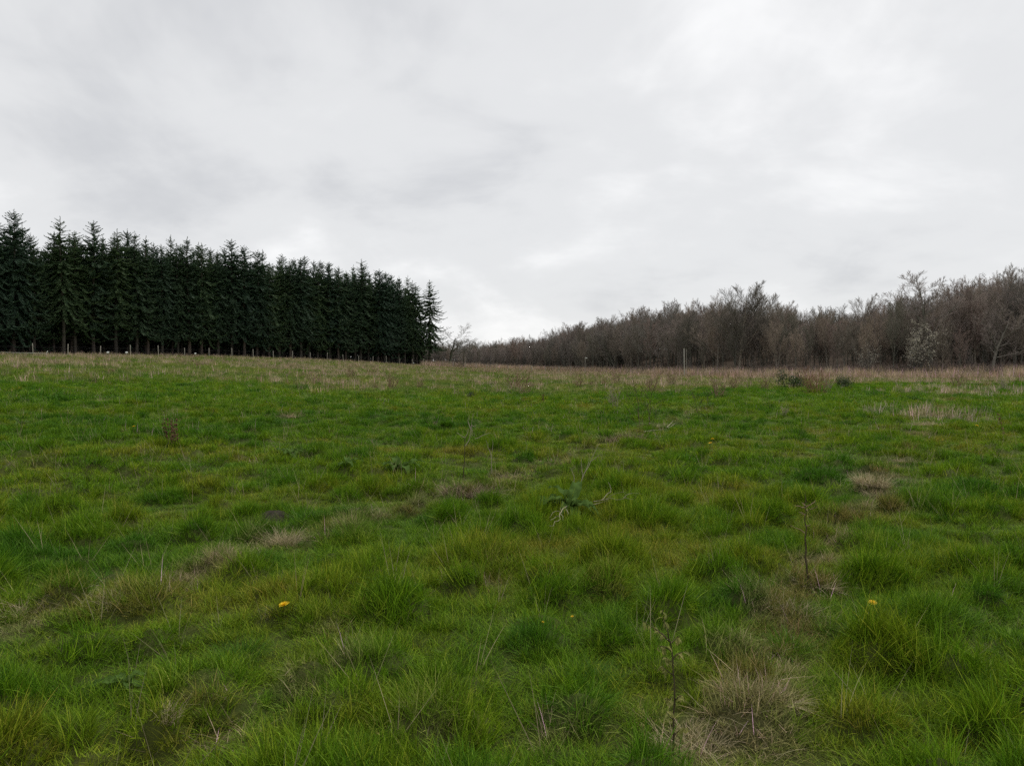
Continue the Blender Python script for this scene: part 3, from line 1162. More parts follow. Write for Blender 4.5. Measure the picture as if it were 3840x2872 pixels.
wood_col = proto_collection('bare_trees', wood_meshes)
P, RO, SCL, IX = [], [], [], []
for i in range(2300):
    u = rng.uniform(-.17, .86) if i < 1650 else rng.uniform(-.15, .17)
    D = float(np.interp(u, EDGE_U, EDGE_D))
    if u < .06:
        dep = rng.uniform(D + 8, D + 110)
    else:
        dep = D + 9 + 80 * rng.random() ** 1.1
    x = u * dep
    kk_ = 0 if u < .17 and i % 2 else rng.choice((1, 1, 1, 2, 3, 3, 3))
    hh = rng.uniform(7.5, 11.0)
    lim = float(np.interp(u, [-.17, -.03, .03, .08, .14, .2, .26, .34, .40, .47, .55, .62, .7, .9],
                          [1305, 1288, 1270, 1235, 1200, 1165, 1155, 1165, 1178, 1170, 1135, 1088, 1035, 1020]))
    z0 = gz(x, dep)
    top = EYE + dep * (HORIZON - lim) / F - z0
    hh = min(hh * 1.6, top * rng.uniform(.70, 1.04))
    if rng.random() < .09:      # a few stand above their neighbours
        hh = top * rng.uniform(1.08, 1.28)
    if hh < 3.0:
        continue
    s = hh / wsrc[kk_][2]
    w = s * rng.uniform(.6, .95)
    P.append((x, dep, z0 - .1))
    RO.append((0, 0, rng.uniform(0, 6.28)))
    SCL.append((w, w, s))
    IX.append(kk_)
wm = scatter('bare_forest', wood_col, P, RO, SCL, IX)
tag(wm, 'brown mass of bare trees filling the wood on the slope', 'forest', kind='stuff')

# brambles and brush along the foot of both woods
def brush_mesh(n, seed):
    rg = random.Random(seed)
    T = Tubes()
    for i in range(n):
        a = rg.uniform(0, 6.28)
        r = rg.uniform(0, .9)
        p = Vector((r * math.cos(a), r * math.sin(a), -.1))
        d = Vector((rg.uniform(-.8, .8), rg.uniform(-.8, .8), 1.0)).normalized()
        pts = [p]
        L = rg.uniform(.6, 1.5)
        for s in range(3):
            d = (d + Vector((rg.uniform(-.25, .25), rg.uniform(-.25, .25), -.28))).normalized()
            p = p + d * L / 3
            pts.append(p)
        T.add(pts, [.013, .012, .009, 0], 3)
    return T.mesh('brush', MAT['twig_red'], False)


br_col = proto_collection('brambles', [brush_mesh(90, 1), brush_mesh(90, 2)])
P, RO, SCL, IX = [], [], [], []
for i in range(900):
    u = rng.uniform(-.10, .8)
    D = float(np.interp(u, EDGE_U, EDGE_D))
    dep = D + rng.uniform(.5, 9)
    s = rng.uniform(.7, 1.5)
    P.append((u * dep, dep, gz(u * dep, dep)))
    RO.append((0, 0, rng.uniform(0, 6.28)))
    SCL.append((s, s, s * rng.uniform(.7, 1.2)))
    IX.append(i % 2)
for i in range(260):
    x, y = along(rng.uniform(-28, 90), rng.uniform(.4, 4))
    s = rng.uniform(.3, .6)
    P.append((x, y, gz(x, y)))
    RO.append((0, 0, rng.uniform(0, 6.28)))
    SCL.append((s, s, s * .8))
    IX.append(i % 2)
bm_ = scatter('bramble_undergrowth', br_col, P, RO, SCL, IX)
tag(bm_, 'tangled reddish brown brambles along the foot of the woods', 'undergrowth', kind='stuff')

# ------------------------------------------------------------------ fences, stakes, poles, signs
MAT['post'] = None


def wood_mat(name, lo, hi):
    M = Mat(name, .85, .1)
    n = M.noise(18, 5, 'Object', .7)
    M.bump(n, .4, .005)
    return M.color(M.ramp(n, [(.3, lo), (.7, hi)]))


MAT['post'] = wood_mat('weathered_post', (.20, .18, .15), (.40, .37, .32))
MAT['pole'] = wood_mat('pale_pole', (.30, .28, .25), (.46, .43, .38))
MAT['wire'] = wood_mat('fence_wire', (.05, .05, .05), (.10, .10, .10))
MAT['white'] = wood_mat('white_board', (.72, .72, .70), (.82, .82, .80))
MAT['tape'] = wood_mat('pale_tape', (.50, .54, .44), (.60, .63, .52))


def post_mesh(seed, h, r):
    rg = random.Random(seed)
    T = Tubes()
    b = rg.uniform(-.02, .02)
    T.add([(0, 0, -.3), (0, 0, 0), (b, 0, h * .5), (b * 1.4, rg.uniform(-.02, .02), h - .04), (b * 1.5, 0, h)], [r * 1.05, r, r * .97, r * .93, r * .6], 8)
    T.q.append(tuple(range(T.n - 8, T.n - 4)))
    T.q.append((T.n - 8, T.n - 5, T.n - 4, T.n - 1))
    T.q.append((T.n - 4, T.n - 3, T.n - 2, T.n - 1))
    return T.mesh('post', MAT['post'], False)


POSTS = [post_mesh(s, 1.42 + .06 * s, .062) for s in range(3)]
rng = random.Random(3)


def build_fence(name, label, spots, wires):
    z0 = gz(*spots[0])
    f = thing(name, label, 'fence', (spots[0][0], spots[0][1], z0))
    w = []
    for i, (x, y) in enumerate(spots):
        z = gz(x, y)
        link('post', POSTS[i % 3], f, (x - spots[0][0], y - spots[0][1], z - z0), (rng.uniform(-.04, .04), rng.uniform(-.05, .05), rng.uniform(0, 6.28)),
             (1, 1, rng.uniform(.9, 1.06)))
        w.append((x - spots[0][0], y - spots[0][1], z - z0))
    for h in wires:
        T = Tubes()
        T.add([(a, b - .06, c + h) for a, b, c in w], [.004] * len(w), 4)
        link('wire', T.mesh('wire', MAT['wire']), f)
    return f


build_fence('wire_fence', 'wire fence on pale weathered posts along the front of the spruce plantation', [along(-16.5 + 4.5 * i, 0) for i in range(25)], (.35, .65, .95, 1.12))
far_posts = []
for i, px in enumerate((1660, 1700, 1745, 1785, 1824, 1863, 1905, 1950, 1994, 2046, 2095, 2140)):
    dep = 176 - 2.2 * i
    far_posts.append(((px - 1920) / F * dep, dep))
build_fence('wire_fence', 'far low fence of small posts between the plantation and the bare wood', far_posts, (.5, 1.0))


def stake(name, label, cat, px, top, base_row, dep, r, mat, lean=0.0):
    x = (px - 1920) / F * dep
    z = gz(x, dep)
    h = EYE + dep * (HORIZON - top) / F - z
    t = thing(name, label, cat, (x, dep, z))
    T = Tubes()
    T.add([(0, 0, -.3), (lean * .5, 0, h * .5), (lean, 0, h - .02), (lean, 0, h)], [r, r * .95, r * .9, r * .5], 8)
    link('shaft', T.mesh('shaft', mat), t)
    return t, h


def box(name, sx, sy, sz, mat, parent, loc, rot=None):
    v = [(x * sx / 2, y * sy / 2, z * sz / 2) for x in (-1, 1) for y in (-1, 1) for z in (-1, 1)]
    f = [(0, 1, 3, 2), (4, 6, 7, 5), (0, 4, 5, 1), (2, 3, 7, 6), (0, 2, 6, 4), (1, 5, 7, 3)]
    return link(name, mesh_np(name, v, [np.array(f)], mat), parent, loc, rot)


p, h = stake('tall_pole', 'tall pale slender pole standing in front of the bare wood', 'pole', 2567, 1307, 1392, 112, .062, MAT['pole'], -.1)
box('cap', .15, .15, .03, MAT['pole'], p, (-.1, 0, h + .014))
p, h = stake('thin_pole', 'thin darker pole close behind the tall pale pole', 'pole', 2574, 1309, 1392, 114, .03, MAT['post'], -.05)
box('cap', .07, .07, .02, MAT['post'], p, (-.05, 0, h + .009))
p, h = stake('marker_stake', 'stake with a small pale board at its top before the brown wood', 'stake', 2194, 1341, 1378, 150, .042, MAT['post'])
box('top_board', .42, .03, .10, MAT['white'], p, (.22, -.07, h - .06), (0, .15, 0))
p, h = stake('marker_stake', 'slim dark stake before the far brown trees near the plantation', 'stake', 1838, 1334, 1378, 165, .05, MAT['wire'])
box('top_board', .10, .10, .03, MAT['post'], p, (0, 0, h + .014))


def near_fence(px, off):
    """a point off metres in front of the plantation fence, in the photo column px"""
    u = (px - 1920) / F
    q = FA - FN * off
    s = (u * q.y - q.x) / (FD.x - u * FD.y)
    return q.x + FD.x * s, q.y + FD.y * s


for (px, w, lab) in ((405, .31, 'small white sign low in front of the fence, left one of the close pair'),
                     (475, .31, 'small white sign low in front of the fence, right one of the close pair'),
                     (733, .27, 'single small white sign low beside a fence post'),
                     (1551, .20, 'tiny white sign near the right end of the plantation')):
    x, y = near_fence(px, 1.2)
    s = thing('white_sign', lab, 'sign', (x, y, gz(x, y)), .5, 1, 'small white signs along the plantation fence')
    box('board', w, .02, w * .86, MAT['white'], s, (0, -.04, .50), (.1, 0, 0))
    box('stake', .035, .035, .62, MAT['post'], s, (0, 0, .20))
# low tape from a leaning white stake
sx, sy = near_fence(172, 3.5)
tl = thing('electric_tape', 'pale tape strung low from a leaning white stake at the left edge', 'tape', (sx, sy, gz(sx, sy)))
T = Tubes()
T.add([(0, 0, -.2), (.12, 0, .3), (.25, 0, .66)], [.05, .05, .035], 6)
link('leaning_stake', T.mesh('leaning_stake', MAT['white']), tl)
T = Tubes()
pt = []
for i in range(9):
    q = (-i * 1.6, -i * .35)
    pt.append((q[0], q[1], gz(sx + q[0], sy + q[1]) - gz(sx, sy) + .30 + .02 * (i % 2)))
T.add(pt, [.02] * 9, 4)
link('tape', T.mesh('tape', MAT['tape']), tl)

# ------------------------------------------------------------------ weeds, docks, saplings, flowers
MAT['dock_leaf'] = varied('dock_leaf', (.050, .098, .020), (.095, .160, .034), .8, .3, 25, .03)
MAT['dead_dock'] = varied('dead_dock_seed', (.085, .040, .024), (.15, .075, .045), .9)
MAT['dark_stem'] = varied('dark_weed_stem', (.055, .045, .026), (.095, .078, .044), .9, 0, 6, .05)
MAT['pale_stem'] = varied('pale_dry_stem', (.20, .18, .115), (.34, .31, .21), .85, 0, 6, .05)
MAT['brown_stem'] = varied('brown_weed_stem', (.17, .115, .065), (.28, .20, .12), .85)
MAT['red_stem'] = varied('red_brown_shrub', (.17, .085, .055), (.26, .14, .09), .85)
MAT['straw'] = varied('straw', (.27, .22, .12), (.54, .46, .28), .8, .2)
MAT['straw_dark'] = varied('dark_straw', (.10, .076, .045), (.32, .25, .155), .85, .1)
MAT['lush'] = varied('lush_blades', (.052, .140, .008), (.135, .245, .010), .55, .26, 4, .08)
MAT['lush_dark'] = varied('dark_lush_blades', (.040, .118, .008), (.095, .205, .010), .55, .26, 4, .08)
MAT['sap_leaf'] = varied('sapling_leaf', (.21, .23, .065), (.33, .32, .105), .6, .35, 40, .05, 'object')
MAT['bush_leaf'] = varied('bush_leaf', (.022, .040, .014), (.060, .082, .026), .5, .2)
MAT['petal'] = varied('dandelion_petals', (.80, .50, .010), (.90, .64, .02), .6, .2)
MAT['earth'] = None
M = Mat('dark_earth', .95, .05)
n_ = M.noise(30, 6, 'Object', .7)
M.bump(n_, .8, .02)
MAT['earth'] = M.color(M.ramp(n_, [(.3, (.022, .020, .014)), (.7, (.060, .055, .038))]))


def leaf_mesh(name, L, W, curl, wave, mat, seed, segs=9):
    rg = random.Random(seed)
    V, Q = [], []
    ph = rg.uniform(0, 6)
    px, pz, th = 0.0, 0.0, .75
    for i in range(segs + 1):
        t = i / segs
        w = W * .5 * (math.sin(math.pi * min(1, t * .9 + .08)) ** .7) * (1 if t < .98 else .1)
        if t < .16:
            w = W * .07
        if i:
            th -= curl / segs
            px += math.cos(th) * L / segs
            pz += math.sin(th) * L / segs
        ripple = wave * math.sin(t * 17 + ph)
        V += [(px, -w, pz + .25 * w + ripple), (px, -w * .5, pz + .02 * w + ripple * .3), (px, 0, pz - .12 * w), (px, w * .5, pz + .02 * w - ripple * .3), (px, w, pz + .25 * w - ripple)]
    for i in range(segs):
        for j in range(4):
            Q.append((i * 5 + j, i * 5 + j + 1, i * 5 + j + 6, i * 5 + j + 5))
    return mesh_np(name, V, [np.array(Q)], mat, True)


DOCK = [leaf_mesh('dock_leaf', .27, .070, 1.5, .013, MAT['dock_leaf'], 1), leaf_mesh('dock_leaf', .22, .064, 1.0, .014, MAT['dock_leaf'], 2),
        leaf_mesh('dock_leaf', .24, .058, 2.1, .011, MAT['dock_leaf'], 3)]
rng = random.Random(91)


def dock(px, py, n, scale, label, loc=None):
    x, y, z = loc or at(px, py)
    t = thing('dock_plant', label, 'plant', (x, y, z), rng.uniform(0, 6.28), scale, 'broad-leaved docks in the grass')
    for i in range(n):
        s = rng.uniform(.7, 1.15)
        link('leaf', DOCK[rng.randrange(3)], t, (0, 0, .02), (rng.uniform(-.3, .3), rng.uniform(-.5, .25), i * 6.28 / n + rng.uniform(-.4, .4)), s)
    return t


for a in ((75, 1598, 6, 1.2, 'flat dark dock plant near the left edge of the field'),
          (1090, 1712, 7, 1.3, 'dark upright dock with a grey curled leaf, left of the three mid-field docks'),
          (1300, 1748, 6, 1.0, 'small dark dock between two larger docks'),
          (1500, 1768, 9, 1.35, 'bushy dock with pointed upright leaves, right of the three mid-field docks'),
          (2135, 1912, 16, 1.65, 'large grey green dock with crinkled leaves among dry pale stems'),
          (2230, 1512, 5, 1.5, 'pale dock leaves in front of the dry stalks in mid field'),
          (2640, 1565, 6, 1.5, 'dock with one long leaf lying in the grass right of centre'),
          (2655, 1530, 5, 1.6, 'small dock below the dry stalks right of centre'),
          (780, 1432, 6, 2.2, 'dark far dock on the edge of the brown band, right of the red weed'),
          (1920, 1472, 7, 2.0, 'dark far dock at the foot of brown stalks near the middle'),
          (3420, 1505, 6, 1.6, 'dark dock leaves beside bleached grass on the right'),
          (690, 1450, 5, 2.0, 'small dark dock in the far green left of the plantation end'),
          (3290, 1682, 6, 1.1, 'dock half hidden by grass above the straw clump'),
          (1385, 2190, 8, .55, 'tiny leafy weed in the grass right of the dandelion'),
          (470, 2580, 7, .6, 'small dark leafy weed in the near grass at the left')):
    dock(*a)


def flower(px, py, size, label, h):
    x, y, z = at(px, py + h * F / 6)
    d = ray(px, py)
    tt = y / d[1]
    x, z2 = d[0] * tt, EYE + d[2] * tt
    h = max(.05, z2 - z)
    t = thing('dandelion', label, 'flower', (x, y, z), rng.uniform(0, 6.28), 1.0, 'yellow dandelions in the grass')
    T = Tubes()
    T.add([(0, 0, -.02), (.006, .004, h * .6), (0, 0, h)], [.0035, .003, .003], 5)
    link('stem', T.mesh('stem', MAT['sap_leaf']), t)
    V, Q = [], []
    for ring, (n, r0, r1, zz1) in enumerate(((26, .15, 1.0, .05), (20, .1, .75, .25), (14, .05, .45, .38))):
        for i in range(n):
            a = 6.283 * i / n + ring * .1
            w = 2.6 * r1 / n
            rr = r1 * rng.uniform(.88, 1.05)
            ca, sa = math.cos(a), math.sin(a)
            o = len(V)
            for (r, s, q) in ((r0, -w * .5, 0), (r0, w * .5, 0), (rr, w * .5, zz1), (rr, -w * .5, zz1)):
                V.append(((ca * r - sa * s) * size, (sa * r + ca * s) * size, q * size + rng.uniform(0, .06) * size))
            Q.append((o, o + 1, o + 2, o + 3))
    link('flower_head', mesh_np('flower_head', np.array(V) * 1.25, [np.array(Q)], MAT['petal']), t, (0, 0, h), (.25, 0, 0))
    V, Q = [], []
    for i in range(10):
        a = 6.283 * i / 10
        b = a + .5
        o = len(V)
        V += [(0, 0, -.35 * size), (math.cos(a) * .4 * size, math.sin(a) * .4 * size, -.05 * size), (math.cos(b) * .4 * size, math.sin(b) * .4 * size, -.05 * size)]
        Q.append((o, o + 1, o + 2))
    link('calyx', mesh_np('calyx', V, [np.array(Q)], MAT['lush']), t, (0, 0, h))


for a in ((1065, 2266, .026, 'largest yellow dandelion in the near grass left of centre', .12),
          (3272, 2258, .020, 'yellow dandelion among long blades at the lower right', .10),
          (2146, 2318, .008, 'small closed orange dandelion near the bottom centre, right of a smaller one', .06),
          (2036, 2342, .007, 'tiny closed orange dandelion near the bottom centre', .06),
          (2672, 1646, .028, 'upper of two touching yellow dandelions right of centre', .12),
          (2664, 1661, .028, 'lower of two touching yellow dandelions right of centre', .10),
          (3664, 1596, .032, 'single yellow dandelion in mid field near the right edge', .10),
          (502, 1599, .026, 'faint yellow dandelion in the mid field at the left', .08)):
    flower(*a)

def smooth_path(o, jit):
    """rounds a coarse polyline and gives it small natural kinks"""
    q = [o[0]] + list(o) + [o[-1]]
    res = []
    for i in range(1, len(q) - 2):
        p0, p1, p2, p3 = (Vector(v) for v in q[i - 1:i + 3])
        for s in (0, .33, .67):
            v = .5 * (2 * p1 + (p2 - p0) * s + (2 * p0 - 5 * p1 + 4 * p2 - p3) * s * s + (3 * p1 - p0 - 3 * p2 + p3) * s ** 3)
            if s:
                v = v + Vector((rng.gauss(0, jit), rng.gauss(0, jit), rng.gauss(0, jit)))
            res.append(tuple(v))
    return res + [tuple(o[-1])]


# explicit stems: polylines in photo pixels at the plant's own depth, with real thickness and depth jitter
def stems(T, base, polys, jit=.03):
    x0, y0, z0 = base
    for (pts, r) in polys:
        out_ = []
        for i, (px, py) in enumerate(pts):
            yy = y0 + (rng.uniform(-jit, jit) if i else rng.uniform(-jit, jit) * .3)
            d = ray(px, py)
            s = yy / d[1]
            out_.append((d[0] * s - x0, yy - y0, EYE + d[2] * s - z0))
        fine = smooth_path(out_, r * .5)
        n = len(fine)
        T.add(fine, [r * (1 - .75 * i / (n - 1)) * rng.uniform(.9, 1.1) for i in range(n)], 5)
        yield out_


# young tree with leaves in the foreground
bx = at(2527, 2835)
sap = thing('young_sapling', 'slender young tree with small olive leaves in the bottom foreground', 'sapling', bx)
T = Tubes()
main = list(stems(T, bx, [([(2524, 2866), (2526, 2760), (2530, 2640), (2524, 2510), (2514, 2410), (2506, 2375), (2490, 2320), (2484, 2285)], .0042)], .02))
link('stem', T.mesh('stem', MAT['dark_stem']), sap)
T = Tubes()
side = list(stems(T, bx, [([(2513, 2403), (2490, 2382), (2455, 2355), (2405, 2325)], .0035), ([(2514, 2412), (2533, 2395), (2550, 2385)], .003),
                          ([(2517, 2440), (2495, 2425), (2465, 2420)], .003), ([(2520, 2470), (2545, 2450), (2562, 2444)], .0025),
                          ([(2523, 2530), (2500, 2512), (2482, 2495)], .0025), ([(2519, 2480), (2502, 2470), (2498, 2462)], .002),
                          ([(2528, 2640), (2512, 2625), (2498, 2612)], .0025), ([(2529, 2630), (2545, 2612), (2556, 2604)], .0025),
                          ([(2526, 2700), (2508, 2680), (2500, 2665)], .002), ([(2528, 2760), (2550, 2735), (2575, 2722)], .002),
                          ([(2522, 2858), (2480, 2815), (2435, 2785), (2415, 2725), (2400, 2705)], .004), ([(2470, 2810), (2440, 2815), (2420, 2818)], .002)], .05))
link('side_branches', T.mesh('side_branches', MAT['dark_stem']), sap)
LEAF = [leaf_mesh('sapling_leaf', .038, .012, 1.8, .001, MAT['sap_leaf'], 8, 5), leaf_mesh('sapling_leaf', .030, .011, 2.6, .001, MAT['sap_leaf'], 9, 5)]
for li, pl in enumerate(side + [main[0][5:]]):
    n = 12 if li in (0, 10) else 8
    for i in range(n):
        t = rng.uniform(.35, 1.0)
        j = min(int(t * (len(pl) - 1)), len(pl) - 2)
        f = t * (len(pl) - 1) - j
        q = [pl[j][k] + (pl[j + 1][k] - pl[j][k]) * f for k in range(3)]
        link('leaf', LEAF[rng.randrange(2)], sap, q, (rng.uniform(-.7, .7), rng.uniform(.2, 1.4), rng.uniform(0, 6.28)), rng.uniform(.65, 1.1))

# bare sapling at the right
bx = at(3026, 2172)
sap = thing('bare_sapling', 'leafless sapling with stubby side twigs standing in the grass at right', 'sapling', bx)
T = Tubes()
list(stems(T, bx, [([(3029, 2185), (3026, 2120), (3022, 2040), (3019, 1960), (3020, 1903)], .0085)], .006))
link('stem', T.mesh('stem', MAT['dark_stem']), sap)
for pl in ([(3017, 1998), (2995, 1983), (2963, 1970)], [(3020, 1973), (3032, 1969), (3042, 1967)], [(3018, 1930), (3008, 1922), (2995, 1920)], [(3021, 1912), (3045, 1908), (3066, 1898)],
           [(3018, 1904), (3000, 1898), (2979, 1895)], [(3021, 1901), (3040, 1892), (3058, 1876)], [(3019, 1896), (3012, 1888), (3006, 1884)], [(3020, 1905), (3022, 1880), (3019, 1842)]):
    T = Tubes()
    list(stems(T, bx, [(pl, .0045)], .06))
    link('twig', T.mesh('twig', MAT['dark_stem' if pl[-1][1] < 1860 else 'brown_stem']), sap)

# dry forked stalk left of centre
bx = at(1739, 1792)
w = thing('dry_stalk', 'thin forked stalk with pale broken stems standing left of the brown tussock', 'weed', bx)
T = Tubes()
list(stems(T, bx, [([(1738, 1800), (1741, 1740), (1743, 1690), (1741, 1645)], .008)], .01))
link('stem', T.mesh('stem', MAT['dark_stem']), w)
for pl in ([(1742, 1642), (1728, 1632), (1713, 1623)], [(1742, 1642), (1752, 1628), (1755, 1608)], [(1745, 1672), (1762, 1640), (1768, 1590), (1777, 1550)], [(1765, 1610), (1755, 1580), (1760, 1560)],
           [(1768, 1592), (1778, 1600), (1785, 1590)], [(1783, 1645), (1810, 1632), (1840, 1623)]):
    T = Tubes()
    list(stems(T, bx, [(pl, .007)], .05))
    link('pale_twig', T.mesh('pale_twig', MAT['pale_stem']), w)
bx = at(1845, 1775)
w = thing('dry_stalk', 'pale wavy bent standing just right of the forked stalk', 'weed', bx)
T = Tubes()
list(stems(T, bx, [([(1844, 1785), (1843, 1720), (1836, 1690), (1822, 1650)], .006), ([(1842, 1715), (1846, 1690), (1848, 1650)], .004)], .02))
link('stem', T.mesh('stem', MAT['pale_stem']), w)

# dry stems growing out of and lying beside the large dock
bx = at(2150, 1895)
w = thing('dry_stalk', 'two pale dry stems rising from the large dock', 'weed', bx)
for pl, r in (([(2140, 1895), (2144, 1850), (2152, 1808), (2150, 1780), (2136, 1752)], .0065), ([(2160, 1880), (2170, 1835), (2185, 1790), (2215, 1730), (2245, 1665)], .008),
              ([(2185, 1790), (2182, 1750), (2180, 1715)], .004), ([(2195, 1770), (2208, 1730), (2210, 1700)], .004), ([(2215, 1730), (2235, 1715), (2262, 1690)], .004)):
    T = Tubes()
    list(stems(T, bx, [(pl, r)], .04))
    link('stem', T.mesh('stem', MAT['pale_stem']), w)


def lying(name, label, lines, lift, mat):
    b = at(*lines[0][0][0])
    w_ = thing(name, label, 'twig', b)
    for pts, r in lines:
        T_ = Tubes()
        o = []
        for k, (px, py) in enumerate(pts):
            x_, y_, z_ = at(px, py + lift * 2800 / b[1] * .9)
            o.append((x_ - b[0], y_ - b[1], z_ - b[2] + lift))
        o = smooth_path(o, r * .7)
        n = len(o)
        T_.add(o, [r * .62 * (1 - .75 * i / (n - 1)) * rng.uniform(.88, 1.12) for i in range(n)], 5)
        link('branch', T_.mesh('branch', MAT[mat]), w_)


lying('fallen_stem', 'pale forked dry stem lying below the large dock', [([(2126, 1905), (2106, 1924), (2098, 1945), (2092, 1968), (2058, 1988)], .009), ([(2105, 1922), (2084, 1926), (2060, 1950)], .006),
      ([(2098, 1945), (2082, 1952), (2064, 1968)], .005), ([(2122, 1917), (2129, 1930), (2128, 1942)], .005), ([(2104, 1938), (2111, 1950), (2111, 1962)], .005), ([(2102, 1920), (2100, 1911)], .004)], .12, 'pale_stem')
lying('fallen_stem', 'long pale dry stem lying in the grass right of the large dock', [([(2225, 1888), (2275, 1880), (2330, 1883), (2375, 1884)], .009), ([(2270, 1880), (2300, 1862), (2340, 1860)], .005),
      ([(2335, 1882), (2360, 1864), (2410, 1861)], .005), ([(2255, 1884), (2275, 1862), (2290, 1850), (2288, 1828), (2281, 1810)], .006), ([(2225, 1902), (2260, 1890), (2290, 1885)], .005)], .14, 'pale_stem')
lying('fallen_stem', 'bundle of dry stems lying beside the dark straw clump in mid field', [([(2500, 1605), (2520, 1585), (2540, 1577)], .02), ([(2505, 1607), (2530, 1590), (2538, 1580)], .014),
      ([(2415, 1625), (2450, 1618), (2500, 1612)], .012)], .1, 'pale_stem')

# weeds made once, then copied
WSPEC = dict(trunk=.75, stems=5, stem_spread=.30, wood_levels=0, levels=[
    dict(segs=5, wander=.06, up=.04, sides=4, kids=7, angle=(25, 50), len=.42, short=.4, rad=.6, taper=.4, **{'from': .35}),
    dict(segs=3, wander=.12, up=.06, sides=3, kids=4, angle=(25, 50), len=.5, short=.3, rad=.7, taper=.5, rmin=.005, **{'from': .3}),
    dict(segs=2, wander=.12, up=.05, sides=3)])
WEED = {}
for nm, mat, r_ in (('brown', 'brown_stem', .011), ('red', 'red_stem', .0045), ('dark', 'dark_stem', .0045), ('pale', 'pale_stem', .012)):
    WEED[nm] = []
    for i in range(2):
        sp_ = dict(WSPEC, stems={'red': 15, 'dark': 2}.get(nm) or rng.choice((3, 5, 6)))
        if nm in ('dark', 'red'):  # finer twigs
            sp_['levels'] = [dict(l_, rmin=.0024) for l_ in WSPEC['levels']]
        a, b, tips = grow(rng, sp_, 1.0, r_)
        WEED[nm].append(([('stem', a.mesh('weed_stem', MAT[mat])), ('twigs', b.mesh('weed_twigs', MAT[mat]))], max(v[2] for v in b.v)))


def dock_spike(seed, n, h):
    rg = random.Random(seed)
    parts = []
    for s in range(n):
        a = rg.uniform(0, 6.28)
        lean = rg.uniform(.05, .35)
        d = Vector((math.cos(a) * lean, math.sin(a) * lean, 1))
        hh = h * rg.uniform(.6, 1.0)
        T_ = Tubes()
        b = Vector((rg.uniform(-.12, .12), rg.uniform(-.12, .12), -.03))
        T_.add([b, b + d * hh * .5, b + d * hh], [.006, .005, .002], 4)
        parts.append(('stem', T_.mesh('dock_stem', MAT['dead_dock'])))
        V, Q = [], []
        for k in range(110):
            t = rg.uniform(.2, 1.0)
            if math.sin(t * 40 + s) < -.2:
                continue
            c = b + d * hh * t + Vector((rg.gauss(0, .016), rg.gauss(0, .016), 0))
            z = rg.uniform(.008, .016)
            o = len(V)
            V += [(c.x - z, c.y, c.z), (c.x, c.y - z, c.z), (c.x + z, c.y, c.z), (c.x, c.y + z, c.z), (c.x, c.y, c.z + z * 1.4), (c.x, c.y, c.z - z * 1.4)]
            Q += [(o, o + 1, o + 4), (o + 1, o + 2, o + 4), (o + 2, o + 3, o + 4), (o + 3, o, o + 4), (o, o + 1, o + 5), (o + 2, o + 3, o + 5)]
        parts.append(('seed_head', mesh_np('seed_head', V, [np.array(Q)], MAT['dead_dock'])))
    return parts, h


WEED['dock'] = [dock_spike(4, 9, 1.0)]
WEED['spike'] = [dock_spike(6, 1, 1.0)]
WEED['spike3'] = [dock_spike(8, 3, 1.0)]


def weed(kind, px, base, top, label, name='dead_weed', group='dead weed stalks standing in the field', wide=1.0, rot=None):
    pr = WEED[kind][rng.randrange(len(WEED[kind]))]
    x, y, z = at(px, base)
    h = (base - top) / F * math.hypot(y, 0)
    t = thing(name, label, 'weed', (x, y, z - .02), rng.uniform(0, 6.28), 1.0, group)
    s = h / pr[1]
    t.scale = (s * wide, s * wide, s)
    if rot:
        t.rotation_euler = (rot[0], rot[1], 0)
    for nm, me in pr[0]:
        link(nm, me, t)
    return t


